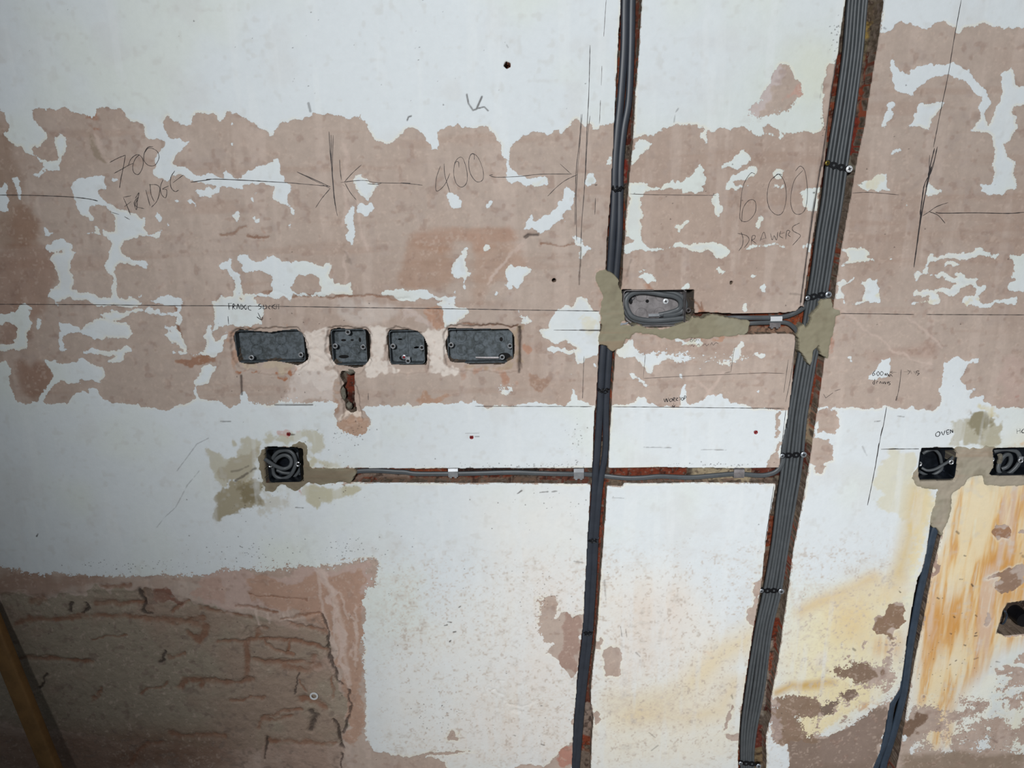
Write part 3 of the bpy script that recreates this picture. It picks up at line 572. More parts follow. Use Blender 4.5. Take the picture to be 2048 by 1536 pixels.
# tiny dark specks: centre, count, spread
SPECKS = [(500, 1105, 60, 60, 14), (700, 1100, 60, 40, 12), (300, 1130, 60, 90, 8), (690, 870, 50, 25, 14), (960, 932, 40, 90, 3), (1140, 931, 40, 40, 4),
 (1440, 930, 50, 60, 3), (1672, 80, 30, 8, 25), (1650, 250, 20, 6, 12), (1670, 210, 14, 5, 20), (1090, 1200, 60, 40, 30), (780, 1260, 22, 20, 60), (700, 1330, 14, 20, 70),
 (690, 950, 26, 10, 24), (960, 1080, 30, 160, 60), (1150, 890, 26, 12, 30), (500, 60, 16, 300, 60), (900, 150, 16, 200, 70), (1500, 1200, 20, 100, 120),
 (1900, 1330, 60, 60, 80), (1850, 1300, 30, 40, 40), (1980, 1480, 40, 60, 20), (1560, 1420, 10, 20, 30), (1000, 1460, 60, 130, 50), (880, 1430, 40, 25, 30),
 (250, 1300, 50, 150, 90), (560, 1300, 40, 80, 70), (500, 1000, 30, 60, 40), (1100, 1000, 26, 60, 20), (600, 700, 30, 120, 60), (1800, 400, 30, 130, 130), (1400, 420, 20, 100, 60)]
# flaking edge: amount | blur | outline
SPECKLE = """0.55|8|U -400,130 500,200 900,190 1300,170 1549,140 V 400,60 760,150 1060,60 1230,60 1230,330 1140,400 1140,1400 1080,1400 1080,330 1000,200 300,230 U 1549,260 -400,280
0.5|5|W 1150,150 1300,150 1300,620 1180,560
0.5|4|K 1000,600 1300,640 1200,720 760,710 400,680 400,600
0.55|6|F 680,560 1050,560 1050,700 680,700
0.5|4|E 650,1150 1150,1130 1150,1400 380,1400
0.5|6|F 820,1180 1080,1180 1100,1350 820,1350
0.45|5|T 1640,960 2017,960 2017,1360 1640,1360
0.5|6|S 0,700 800,500 800,1000 300,1280 0,1350
0.55|6|S 850,950 1738,800 1738,1450 850,1450
0.4|4|G 1200,850 1680,650 1680,980 1200,1020
0.35|4|N 100,250 1560,190 1560,950 100,1100
0.4|4|R 1400,0 1880,0 1880,340 1400,340"""

# raised trowel ridges and dribbles: path, half width, height
RIDGES = [
 ("V 720,0 780,150 850,260 880,340 900,400 930,470 970,640 975,800 1000,960", 7, .0014), ("V 790,200 800,330 820,450 870,620 905,740", 4, .0012),
 ("V 880,480 930,640 950,860 1000,1000", 4, .0012), ("V 890,400 900,560 920,780", 3, .0010), ("V 1040,560 1045,700 1055,850", 4, .0008),
 ("V 1010,500 1050,540 1060,450", 3, .0008), ("V 940,360 970,440 1000,520", 3, .0006), ("V 375,470 385,530 400,600", 4, .001), ("V 460,500 470,560", 3, .0008),
 ("V 600,470 610,540", 4, .001), ("V 570,490 580,550", 3, .001), ("B 1390,520 1420,640 1400,800 1400,1000 1390,1300", 5, .0004), ("E 1240,100 1240,480", 4, .0004),
 ("B 1500,1000 1540,1250 1600,1536", 4, .0003), ("F 780,330 860,220 960,100 1040,50", 4, .0004), ("F 740,370 900,180", 3, .0003), ("A 330,1160 450,1320 480,1500", 3, -.0004),
 ("A 930,440 980,560 1040,700", 4, .0003), ("E 870,960 960,940 1050,920", 3, -.001), ("E 880,1020 950,970 1030,990 1080,1060", 3, -.001), ("E 1460,800 1500,950 1480,1060 1530,1150", 2.5, -.0008),
 ("E 1560,860 1530,1000 1580,1150", 2.5, -.0008), ("E 930,800 1000,830 1060,790", 2.5, -.0008), ("F 230,760 300,900 260,1050", 2.5, -.0008), ("F 300,780 340,870 330,1050 400,1110", 2.5, -.0008),
 ("V 300,650 340,640 320,600 300,640", 5, -.003), ("V 110,670 120,655", 5, -.002), ("V 400,600 430,640 410,700", 7, -.003), ("L 350,60 900,500 1200,600", 3, .0003), ("L 1000,150 1300,450", 3, .0003),
 ("S 1120,1400 1130,1250 1160,1150", 3, -.001), ("K 880,840 1040,960", 4, .0003), ("K 1080,780 960,960", 5, .0003),
]
# where the paint has blistered off in small flakes: threshold | outline
FLAKE = """0.505|S 830,1010 1000,900 1150,1080 1110,1380 900,1400 800,1380
0.500|S 1120,1440 1120,1100 1300,900 1738,560 2100,500 2100,1460
0.575|S 250,560 780,420 790,800 660,1030 300,1240 100,1260 0,1200 0,940 250,900
0.50|T 1640,960 2017,960 2017,1340 1640,1340"""
# ---------------------------------------------------------------- the wall: grid, masks, relief
DX = 0.00125; K = 0.0015 / DX
c4 = [P(-70, -60), P(2118, -60), P(-70, 1596), P(2118, 1596)]
gx0 = min(c.x for c in c4[:]); gx1 = max(c.x for c in c4)
gz0 = min(c.z for c in c4); gz1 = max(c.z for c in c4)
gz0 = max(gz0, 0.02)
fx = np.arange(gx0, gx1, DX); fz = np.arange(gz0, gz1, DX)
GX = np.concatenate([[gx0 - 1.0, gx0 - 0.6, gx0 - 0.3, gx0 - 0.1, gx0 - 0.02], fx, [gx1 + 0.02, gx1 + 0.1, gx1 + 0.3, gx1 + 0.6, gx1 + 1.0]])
GZ = np.concatenate([[0.0], fz, [gz1 + 0.02, gz1 + 0.1, gz1 + 0.3, gz1 + 0.6, 2.4]])
NX, NZ = len(GX), len(GZ)
XX, ZZ = np.meshgrid(GX, GZ)
def toidx(pp, d=0.0):
    q = np.array([(lambda v: (v.x, v.z))(P(a, b, d)) for a, b in pp])
    return np.interp(q[:, 0], GX, np.arange(NX)), np.interp(q[:, 1], GZ, np.arange(NZ))
WARP = {}
def raster(s, warp=None, d=0.0):
    xi, zi = toidx(pts(s) if isinstance(s, str) else s, d)
    m = np.zeros((NZ, NX), bool)
    n = len(xi)
    for r in range(max(0, int(zi.min())), min(NZ - 1, int(zi.max()) + 1) + 1):
        y = r + 0.013
        xs = []
        for k in range(n):
            z1, z2 = zi[k], zi[(k + 1) % n]
            if (z1 <= y) != (z2 <= y):
                xs.append(xi[k] + (y - z1) / (z2 - z1) * (xi[(k + 1) % n] - xi[k]))
        xs.sort()
        for a, b in zip(xs[0::2], xs[1::2]):
            m[r, int(math.ceil(a)):int(math.floor(b)) + 1] = True
    if warp: m = m[WARP[warp][0], WARP[warp][1]]
    return m
def rasterf(s, d=0.0, sub=3):
    xi, zi = toidx(pts(s) if isinstance(s, str) else s, d)
    m = np.zeros((NZ, NX)); n = len(xi)
    for r in range(max(0, int(zi.min()) - 1), min(NZ - 1, int(zi.max()) + 1) + 1):
        for q_ in range(sub):
            y = r + (q_ + .513) / sub - .5; xs = []
            for k in range(n):
                z1, z2 = zi[k], zi[(k + 1) % n]
                if (z1 <= y) != (z2 <= y): xs.append(xi[k] + (y - z1) / (z2 - z1) * (xi[(k + 1) % n] - xi[k]))
            xs.sort()
            for a, b in zip(xs[0::2], xs[1::2]):
                a += .5; b += .5; ia, ib = int(math.floor(a)), int(math.floor(b))
                ia = max(0, min(NX - 1, ia)); ib = max(0, min(NX - 1, ib))
                if ia == ib: m[r, ia] += (b - a) / sub; continue
                m[r, ia] += (ia + 1 - a) / sub; m[r, ia + 1:ib] += 1 / sub; m[r, ib] += (b - ib) / sub
    return np.clip(m, 0, 1)
def box1(a, r, ax):
    if r < 1: return a
    pad = [(0, 0), (0, 0)]; pad[ax] = (r + 1, r)
    c = np.cumsum(np.pad(a, pad, mode='edge'), axis=ax)
    n = a.shape[ax]
    hi = np.take(c, np.arange(2 * r + 1, 2 * r + 1 + n), axis=ax); lo = np.take(c, np.arange(0, n), axis=ax)
    return (hi - lo) / (2 * r + 1)
def blur(a, r, it=2):
    a = a.astype(np.float64)
    for _ in range(it): a = box1(box1(a, r, 0), r, 1)
    return a
rng = np.random.RandomState(7)
def vnoise(cx, cz):
    """smooth random field with cells of cx by cz grid points"""
    cx = max(cx * K, 1.01); cz = max(cz * K, 1.01)
    nx, nz = int(NX / cx) + 3, int(NZ / cz) + 3
    g = rng.rand(nz, nx)
    x = np.arange(NX) / cx; z = np.arange(NZ) / cz
    x0 = x.astype(int); z0 = z.astype(int); tx = x - x0; tz = z - z0
    tx = tx * tx * (3 - 2 * tx); tz = (tz * tz * (3 - 2 * tz))[:, None]
    a = g[z0][:, x0] * (1 - tx) + g[z0][:, x0 + 1] * tx
    b = g[z0 + 1][:, x0] * (1 - tx) + g[z0 + 1][:, x0 + 1] * tx
    return a * (1 - tz) + b * tz
def fbm(cx, cz, oc=4):
    t = 0; s = 0; am = 1.0
    for _ in range(oc):
        t = t + am * vnoise(cx, cz); s += am; am *= 0.55; cx = max(cx / 2, 1.01); cz = max(cz / 2, 1.01)
    return t / s
def line_field(s, wpx, closed=False):
    """1 on the polyline falling to 0 at wpx cells away"""
    xi, zi = toidx(pts(s) if isinstance(s, str) else s)
    f = np.zeros((NZ, NX)); wpx = wpx * K
    for k in range(len(xi) - (0 if closed else 1)):
        ax, az, bx, bz = xi[k], zi[k], xi[(k + 1) % len(xi)], zi[(k + 1) % len(xi)]
        x0 = max(0, int(min(ax, bx) - wpx - 1)); x1 = min(NX, int(max(ax, bx) + wpx + 2))
        z0 = max(0, int(min(az, bz) - wpx - 1)); z1 = min(NZ, int(max(az, bz) + wpx + 2))
        if x1 <= x0 or z1 <= z0: continue
        gx, gz = np.meshgrid(np.arange(x0, x1), np.arange(z0, z1))
        L2 = (bx - ax) ** 2 + (bz - az) ** 2 + 1e-9
        t = np.clip(((gx - ax) * (bx - ax) + (gz - az) * (bz - az)) / L2, 0, 1)
        d = np.hypot(gx - ax - t * (bx - ax), gz - az - t * (bz - az))
        f[z0:z1, x0:x1] = np.maximum(f[z0:z1, x0:x1], np.clip(1 - d / wpx, 0, 1))
    return f
def lin(c):
    c = np.array(c, float) / 255.0
    return np.where(c <= 0.04045, c / 12.92, ((c + 0.055) / 1.055) ** 2.4)
def alb(r, g, b): return np.clip(lin((r, g, b)) / 0.84, 0, 0.9)

n_big = fbm(160, 160, 4); n_med = fbm(45, 45, 4); n_sm = fbm(12, 12, 3); n_v = fbm(14, 110, 4); n_h = fbm(150, 14, 4)
n_f = fbm(4, 4, 2)
n_ff = vnoise(2.0, 2.0); n_f3 = vnoise(5, 5)
def st(a, lo, hi): 
    t = np.clip((a - lo) / (hi - lo), 0, 1); return t * t * (3 - 2 * t)

def mkwarp(a1, a2, a3):
    j = np.arange(NZ)[:, None] + K * ((vnoise(2.2, 2.2) - .5) * a1 + (vnoise(5, 5) - .5) * a2 + (vnoise(15, 15) - .5) * a3)
    i = np.arange(NX)[None, :] + K * ((vnoise(2.2, 2.2) - .5) * a1 + (vnoise(5, 5) - .5) * a2 + (vnoise(15, 15) - .5) * a3)
    return np.clip(np.rint(j), 0, NZ - 1).astype(int), np.clip(np.rint(i), 0, NX - 1).astype(int)
WARP['edge'] = mkwarp(2.6, 5.0, 5.5); WARP['fill'] = mkwarp(1.2, 2.6, 5.0); WARP['cut'] = mkwarp(0.0, 0.8, 1.0); WARP['tone'] = mkwarp(4.0, 9.0, 16.0)
plaster = np.zeros((NZ, NX), bool)
for ln in BAND_OPS.strip().split('\n'):
    ln = ln.strip()
    if not ln: continue
    m = raster(ln[1:])
    if ln[0] == '+': plaster |= m
    else: plaster &= ~m
plaster = plaster[WARP['edge']]
mortar = np.zeros((NZ, NX), bool)
for ln in MORTAR.strip().split('\n'): mortar |= raster(ln, 'fill')
cutall = np.zeros((NZ, NX), bool)
for nm, s, dp in CUTS + BOXCUTS: cutall |= raster(s, 'cut') if nm != 'drill' else raster(s)
rim = blur(cutall, max(1, int(1.6 * K)), 2)
plaster |= (rim > 0.16 + 0.62 * vnoise(8, 8)) & (rim > 0.03)
for ln in FLAKE.strip().split('\n'):
    a, s = ln.split('|'); z_ = blur(raster(s, 'tone'), int(5 * K), 2)
    plaster |= (z_ * (.42 * fbm(26, 26, 3) + .33 * n_sm + .25 * n_f3)) > float(a)
pl_s = blur(plaster, 1, 2)
spk = np.zeros((NZ, NX))
for ln in SPECKLE.strip().split('\n'):
    a, bl, s = ln.split('|')
    spk = np.maximum(spk, blur(raster(s, 'tone'), int(int(bl) * K), 2) * float(a))
soft = blur(plaster, int(6 * K), 2)
pl_s = pl_s * (1 - np.clip(spk * 1.6, 0, 1)) + np.clip(spk * 1.6, 0, 1) * np.clip((soft - .5) * 1.9 + .5 + (n_ff - .5) * 1.7 + (n_f3 - .5) * .8, 0, 1)
pl_s = blur(np.clip(pl_s, 0, 1), 1, 1)
mo_s = blur(mortar, 1, 2)

def mixc(col, c, m):
    m = np.clip(m, 0, 1)[..., None]
    return col * (1 - m) + np.asarray(c) * m
# paint colour
paint = np.ones((NZ, NX, 3)) * alb(214, 219, 221)
paint = mixc(paint, alb(214, 219, 211), st(n_big, 0.45, 0.7) * 0.7)
paint = mixc(paint, alb(206, 206, 204), st(n_med, 0.55, 0.75) * 0.35)
for ln in PAINT_TONES.strip().split('\n'):
    h, s = ln.split('|')
    r, g, b, bl, st_ = [float(v) for v in h.split(',')]
    m = blur(raster(s, 'tone'), int(bl * K), 2) if bl >= 1 else raster(s).astype(float)
    nn = 0.30 * n_ff + 0.35 * n_f3 + 0.35 * n_sm if bl < 8 else 0.55 * n_sm + 0.45 * n_med
    m = st(m + (nn - 0.5) * 1.3 * (m > 0.01), 0.25, 0.8) if bl < 10 else m * (0.55 + 0.9 * nn)
    paint = mixc(paint, alb(r, g, b), m * st_)
# rusty run-down stains
rust = blur(raster(RUST, 'tone'), int(12 * K), 2)
n_v2 = fbm(6, 60, 4)
paint = mixc(paint, alb(228, 208, 172), np.clip(rust * (0.55 + 0.7 * n_med), 0, 1))
paint = mixc(paint, alb(220, 180, 118), np.clip(rust * st(n_v * .6 + n_v2 * .4, 0.38, 0.58) * 0.9, 0, 1))
paint = mixc(paint, alb(198, 140, 72), np.clip(rust * st(n_v2 * .5 + n_v * .5, 0.48, 0.64) * st(n_big, 0.30, 0.52), 0, 1) * 0.9)
paint = mixc(paint, alb(236, 226, 204), np.clip(rust * st(n_v2, 0.60, 0.75), 0, 1) * 0.6)
for s in RUSTCORE.strip().split('\n'):
    m = blur(raster(s, 'tone'), int(13 * K), 2)
    paint = mixc(paint, alb(202, 146, 78), m * np.clip(0.3 + 1.1 * st(n_v2 * .5 + n_v * .5, .3, .7), 0, 1) * .85)
for s, wd, c, a in TIDES:
    m = line_field(s, wd) * (0.5 + 0.8 * n_med)
    paint = mixc(paint, alb(*c), np.clip(m, 0, 1) * a)

gz_ = blur(raster('Z 760,1120 1800,1080 1800,1536 760,1536', 'tone'), int(20 * K), 2)
paint = mixc(paint, alb(200, 184, 168), gz_ * st(n_ff * .3 + n_f3 * .2 + n_sm * .2 + n_big * .3, .44, .70) * .42)
paint = mixc(paint, alb(176, 162, 150), gz_ * st(n_ff * .6 + n_f3 * .4, .68, .85) * .5)
# wet halo of the fresh filler, cream edge of the flakes, general grime
halo = blur(mortar, int(9 * K), 2)
paint = mixc(paint, alb(186, 182, 160), np.clip(halo * 1.3, 0, 1) * st(n_sm * .5 + n_f3 * .5, .35, .65) * .6)
edge_ = np.clip(1 - abs(blur(plaster, int(2 * K), 2) - .28) / .28, 0, 1)
paint = mixc(paint, alb(226, 220, 200), edge_ * st(n_med, .42, .62) * .6)
paint = mixc(paint, alb(196, 194, 188), st(n_f3 * .4 + n_sm * .6, .60, .80) * .30)
paint = mixc(paint, alb(222, 226, 230), st(n_v, .55, .75) * .35)
# plaster colour
plc = np.ones((NZ, NX, 3)) * alb(178, 161, 149)
plc = mixc(plc, alb(168, 145, 131), st(n_big, 0.42, 0.68) * 0.6)
plc = mixc(plc, alb(190, 172, 160), st(n_v, 0.50, 0.72) * 0.6)
plc = mixc(plc, alb(160, 132, 116), st(n_h, 0.56, 0.78) * 0.3)
plc = mixc(plc, alb(168, 152, 144), st(n_sm, 0.55, 0.8) * 0.35)
for ln in PLASTER_TONES.strip().split('\n'):
    h, s = ln.split('|')
    r, g, b, bl, st_ = [float(v) for v in h.split(',')]
    m = blur(raster(s, 'tone'), int(bl * K), 2) if bl >= 1 else raster(s).astype(float)
    nn = 0.25 * n_ff + 0.35 * n_f3 + 0.4 * n_sm if bl < 5 else 0.3 * n_sm + 0.45 * n_h + .25 * n_v
    m = st(m + (nn - 0.5) * 1.3 * (m > 0.01), 0.3, 0.7) if bl < 5 else (st(m + (nn - 0.5) * 1.5 * (m > 0.01), 0.2, 0.95) if bl < 12 else m * (0.5 + nn))
    plc = mixc(plc, alb(r, g, b), m * st_ * (.8 if 5 <= bl < 12 else 1))

plc = mixc(plc, alb(168, 126, 104), np.clip(blur(mortar, int(4 * K), 2) * 1.2, 0, 1) * st(n_f3, .3, .6) * .6)
plc = mixc(plc, alb(198, 178, 164), st(n_f3 * .5 + n_ff * .5, .62, .8) * .35)
plc = mixc(plc, alb(140, 112, 98), st(n_f3 * .45 + n_sm * .55, .60, .78) * .35)
# fresh filler colour
moc = np.ones((NZ, NX, 3)) * alb(140, 133, 112)
moc = mixc(moc, alb(160, 150, 134), blur(raster(MORTAR.strip().split('\n')[3]), 3))
moc = mixc(moc, alb(124, 112, 94), blur(raster(MORTAR.strip().split('\n')[2]), 3) * 0.9)
moc = mixc(moc, alb(150, 146, 128), st(n_med, 0.5, 0.75) * 0.5)
moc = mixc(moc, alb(120, 110, 92), st(n_sm, 0.55, 0.8) * 0.4)
moc = mixc(moc, alb(150, 120, 98), st(n_h, 0.62, 0.78) * 0.35)

# brick and mortar in the chases, plus painted shade under one lip
ch = np.zeros((NZ, NX), bool)
depth = np.zeros((NZ, NX)); soft_ = np.zeros((NZ, NX))
for nm, s, dp in CUTS:
    mf = blur(rasterf(s), 1, 1); soft_ = np.maximum(soft_, mf)
    m = raster(s, 'cut'); ch |= m
    depth = np.maximum(depth, m * dp)
course = ((ZZ + (n_med - .5) * 0.012) / 0.075)
cid = np.floor(course).astype(int); fr = course - cid
pal = np.array([lin((120, 52, 30)), lin((84, 36, 24)), lin((126, 60, 34)), lin((104, 92, 78)), lin((140, 70, 44)), lin((96, 84, 74)), lin((110, 78, 60))])
hsh = (np.abs(cid * 3 + 3 + np.floor(XX / 0.215).astype(int) * 5) % 7)
cutc = pal[hsh]
cutc = mixc(cutc, lin((120, 108, 92)), st(fr, 0.84, 0.9) * 0.9)
cutc = mixc(cutc, lin((40, 24, 18)), st(n_f, 0.55, 0.8) * 0.6)
cutc = mixc(cutc, lin((150, 118, 100)), st(n_sm, 0.62, 0.8) * 0.5)
for ln in CUT_TONES.strip().split('\n'):  # the darkest tone paints shade under the low chase's upper lip
    h, s = ln.split('|')
    r, g, b = [float(v) for v in h.split(',')]
    cutc = mixc(cutc, lin((r, g, b)), blur(raster(s, 'fill', 0.018), 1, 1) * (0.75 + 0.4 * n_f))
cutc = mixc(cutc, lin((46, 26, 20)), st(n_f3 * .6 + n_ff * .4, .52, .75) * .75)
cutc = mixc(cutc, lin((150, 132, 116)), st(n_ff, .72, .9) * .5)

for nm, s, dp in BOXCUTS[:8]:
    cutc = mixc(cutc, lin((74, 68, 62)), blur(raster(s), 5, 1) * 3 * (0.8 + .4 * n_f))
cutc = cutc * .8
# relief (h>0 towards the room, metres)
h = (n_big - .5) * 0.0010 + (n_med - .5) * 0.0006
h += (1 - pl_s) * 0.0004
rend = blur(raster(RENDER, 'fill'), 2, 2)
h += -rend * (0.0028 + (n_sm - .5) * 0.0030 + (n_f - .5) * 0.0010)
for s in ROUGH.strip().split('\n'):
    r_ = blur(raster(s), 2, 2)
    h += r_ * ((n_sm - .5) * 0.003 + (n_f - .5) * 0.0016)
plc = mixc(plc, alb(150, 126, 112), rend * st(n_big * .5 + n_med * .5, .42, .62) * .6)
plc = mixc(plc, alb(120, 108, 98), rend * st(n_sm * .6 + n_f3 * .4, .58, .75) * .5)
dirt_shade = np.zeros((NZ, NX)); crackc = np.zeros((NZ, NX))
for s, wd, dp, ck in CRACKS_SHADE:
    f = line_field(s, wd * (1.5 if ck == 'r' else 1.15))
    if ck == 'r' or s[0] in 'VU': f = f[WARP['fill']]
    f = np.clip(f * (0.45 + 0.6 * n_f + .6 * n_sm), 0, 1)
    h -= f * dp
    if ck == 'r': crackc = np.maximum(crackc, st(f, 0.25, 0.9) * (0.35 + 0.9 * n_sm))
    else: dirt_shade = np.maximum(dirt_shade, st(f, 0.25, 0.8) * 0.85)
for s, wd, a in SCUFFS:
    f = line_field(s, wd * (.72 if wd > 2.1 else 1)); dirt_shade = np.maximum(dirt_shade, st(f * (0.15 + 1.0 * n_f + .6 * n_f3), 0.3, 0.75) * a)
for cx, cy, n, sx, sy in SPECKS:
    for _ in range(n):
        px = cx + rng.randn() * sx; py = cy + rng.randn() * sy
        q = P(px, py); i = int(np.searchsorted(GX, q.x)); j = int(np.searchsorted(GZ, q.z))
        if 1 < i < NX - 2 and 1 < j < NZ - 2:
            a = rng.rand(); dirt_shade[j, i] = max(dirt_shade[j, i], 0.35 + 0.6 * a)
            if a > 0.6: dirt_shade[j, i + 1] = max(dirt_shade[j, i + 1], 0.6)
            if a > 0.8: dirt_shade[j + 1, i] = max(dirt_shade[j + 1, i], 0.6)
for s, wd, hh in RIDGES:
    f = line_field(s, wd)[WARP['fill']] * (.5 + .8 * n_sm); h += np.clip(f, 0, 1) * hh
    if hh > 0: plc = mixc(plc, alb(196, 176, 164), st(f, .2, .8) * .65)
plc = mixc(plc, alb(132, 96, 76), crackc * 0.85)
mo_f = np.zeros((NZ, NX))
for ln in MORTAR.strip().split('\n'): mo_f = np.maximum(mo_f, blur(raster(ln, 'fill'), 1, 1))
cutf = st(soft_ + (n_f3 - .5) * .25 * (soft_ > .02), 0.38, .66) * (1 - st(mo_f, .3, .7))
depth = depth * (1 + 0.12 * (n_sm - .5)) + ((n_f - .5) * .003 + (n_sm - .5) * .004) * (soft_ > .9)
depth = np.where(depth <= 0, blur(depth, 2, 1) * 3, depth)
for nm, s, dp in BOXCUTS:
    m = st(rasterf(s), .25, .6); cutf = np.maximum(cutf, m); depth = np.where(m > 0.001, dp, depth)
cutm = cutf > .5
steps = np.zeros((NZ, NX))
for s, dp in LIPS:
    m = raster(s, 'fill'); steps = np.maximum(steps, m * dp)
h -= blur(steps, 1, 1)
h = np.where(mortar & ~cutm, np.maximum(h * 0.3, -0.001) + mo_s * 0.0014 + (n_sm - .5) * 0.0028 + (n_h - .5) * .0016 + (n_f3 - .5) * 0.0010, h)
h = h * (1 - cutf) - np.minimum(depth, .046) * cutf
HH = h
def surf(x, z):
    i = np.interp(x, GX, np.arange(NX)); j = np.interp(z, GZ, np.arange(NZ))
    i0 = min(int(i), NX - 2); j0 = min(int(j), NZ - 2)
    return float(max(HH[j0, i0], HH[j0, i0 + 1], HH[j0 + 1, i0], HH[j0 + 1, i0 + 1]))

speck = spk

# mesh
me = bpy.data.meshes.new('wall_back')
nv = NX * NZ
co = np.empty((nv, 3), np.float32); co[:, 0] = XX.ravel(); co[:, 1] = -HH.ravel(); co[:, 2] = ZZ.ravel()
idx = np.arange(nv).reshape(NZ, NX)
q = np.stack([idx[:-1, :-1], idx[:-1, 1:], idx[1:, 1:], idx[1:, :-1]], -1).reshape(-1, 4)
me.vertices.add(nv); me.vertices.foreach_set('co', co.ravel())
me.loops.add(q.size); me.loops.foreach_set('vertex_index', q.ravel().astype(np.int32))
me.polygons.add(len(q)); me.polygons.foreach_set('loop_start', np.arange(0, q.size, 4, dtype=np.int32))
me.update(calc_edges=True)
me.polygons.foreach_set('use_smooth', np.ones(len(q), bool))
def fattr(n, a):
    at = me.attributes.new(n, 'FLOAT', 'POINT'); at.data.foreach_set('value', a.astype(np.float32).ravel())
def cattr(n, a):
    at = me.attributes.new(n, 'FLOAT_COLOR', 'POINT'); b = np.ones((nv, 4), np.float32); b[:, :3] = a.reshape(-1, 3)
    at.data.foreach_set('color', b.ravel())
fattr('m_plaster', pl_s); fattr('m_mortar', mo_s); fattr('m_speck', speck); fattr('m_dirt_shade', dirt_shade)
fattr('m_cut', cutf); fattr('m_rough', rend)
cattr('c_paint', paint); cattr('c_plaster', plc); cattr('c_mortar', moc); cattr('c_cut', cutc)

# ---------------------------------------------------------------- materials
class NT:
    def __init__(s, name):
        s.m = bpy.data.materials.new(name); s.m.use_nodes = True; s.t = s.m.node_tree
        s.b = s.t.nodes['Principled BSDF']
    def n(s, t, **k):
        o = s.t.nodes.new(t)
        for a, v in k.items(): setattr(o, a, v)
        return o
    def l(s, a, b): s.t.links.new(a, b)
    def math(s, op, a, b=None, c=None, clamp=False):
        o = s.n('ShaderNodeMath', operation=op, use_clamp=clamp)
        for i, v in enumerate((a, b, c)):
            if v is None: continue
            if isinstance(v, (int, float)): o.inputs[i].default_value = v
            else: s.l(v, o.inputs[i])
        return o.outputs[0]
    def mix(s, f, a, b, bt='MIX'):
        o = s.n('ShaderNodeMix', data_type='RGBA', blend_type=bt)
        for k, v in ((0, f), (6, a), (7, b)):
            if isinstance(v, (int, float)): o.inputs[k].default_value = v
            elif isinstance(v, tuple): o.inputs[k].default_value = v
            else: s.l(v, o.inputs[k])
        return o.outputs[2]
    def noise(s, scale, det=3, rough=0.6, vec=None, dist=0):
        o = s.n('ShaderNodeTexNoise'); o.inputs['Scale'].default_value = scale; o.inputs['Detail'].default_value = det
        o.inputs['Roughness'].default_value = rough; o.inputs['Distortion'].default_value = dist
        if vec is not None: s.l(vec, o.inputs['Vector'])
        return o.outputs['Fac']
    def attr(s, n): return s.n('ShaderNodeAttribute', attribute_name=n)
    def sstep(s, x, lo, hi):
        o = s.n('ShaderNodeMapRange', interpolation_type='SMOOTHSTEP'); s.l(x, o.inputs[0])
        o.inputs[1].default_value = lo; o.inputs[2].default_value = hi
        return o.outputs[0]
W_ = NT('painted_plaster')
tc = W_.n('ShaderNodeTexCoord').outputs['Object']
ed = W_.noise(260, 4, 0.65, tc); sp = W_.noise(330, 2, 0.5, tc); fine = W_.noise(900, 3, 0.6, tc); mid = W_.noise(90, 4, 0.6, tc)
mp = W_.attr('m_plaster').outputs['Fac']
e1 = W_.math('MULTIPLY_ADD', W_.math('SUBTRACT', ed, 0.5), 1.5, mp)
spd = W_.attr('m_speck').outputs['Fac']
e2 = W_.math('MULTIPLY', W_.math('SUBTRACT', sp, 0.5), 3.2)
e3 = W_.math('MULTIPLY_ADD', e2, spd, e1)
fpl = W_.sstep(e3, 0.44, 0.56)
col = W_.mix(fpl, W_.attr('c_paint').outputs['Color'], W_.attr('c_plaster').outputs['Color'])
big_ = W_.noise(28, 5, 0.65, tc, 0.6)
mott = W_.math('ADD', W_.math('MULTIPLY_ADD', mid, 0.30, 0.70), W_.math('ADD', W_.math('MULTIPLY', big_, 0.26), W_.math('MULTIPLY', fine, 0.06)))
colm = W_.mix(1.0, col, (1, 1, 1, 1), 'MULTIPLY')
mm = W_.n('ShaderNodeCombineColor')
for i in range(3): W_.l(mott, mm.inputs[i])
colm = W_.mix(fpl, W_.mix(0.30, col, W_.mix(1.0, col, mm.outputs[0], 'MULTIPLY')), W_.mix(1.0, col, mm.outputs[0], 'MULTIPLY'))
dd = W_.attr('m_dirt_shade').outputs['Fac']
colm = W_.mix(W_.math('MULTIPLY', dd, 0.9, clamp=True), colm, (0.055, 0.04, 0.035, 1))
mo = W_.attr('m_mortar').outputs['Fac']
fmo = W_.sstep(W_.math('MULTIPLY_ADD', W_.math('SUBTRACT', ed, 0.5), 0.6, mo), 0.45, 0.55)
colm = W_.mix(fmo, colm, W_.attr('c_mortar').outputs['Color'])
geo = W_.n('ShaderNodeNewGeometry'); sep = W_.n('ShaderNodeSeparateXYZ'); W_.l(tc, sep.inputs[0])
ct = W_.attr('m_cut').outputs['Fac']
fdeep = W_.sstep(sep.outputs['Y'], 0.0035, 0.0055)
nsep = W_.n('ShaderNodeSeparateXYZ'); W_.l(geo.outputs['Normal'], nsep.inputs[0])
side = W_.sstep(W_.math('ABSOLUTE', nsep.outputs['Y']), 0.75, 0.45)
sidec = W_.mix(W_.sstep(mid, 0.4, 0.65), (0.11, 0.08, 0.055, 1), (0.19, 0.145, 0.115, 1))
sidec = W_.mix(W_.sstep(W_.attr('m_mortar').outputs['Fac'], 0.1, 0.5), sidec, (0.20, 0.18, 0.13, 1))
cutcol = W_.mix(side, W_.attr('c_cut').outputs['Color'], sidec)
cutcol = W_.mix(W_.math('MULTIPLY', W_.sstep(fine, 0.45, 0.7), 0.4), cutcol, (0.03, 0.02, 0.015, 1))
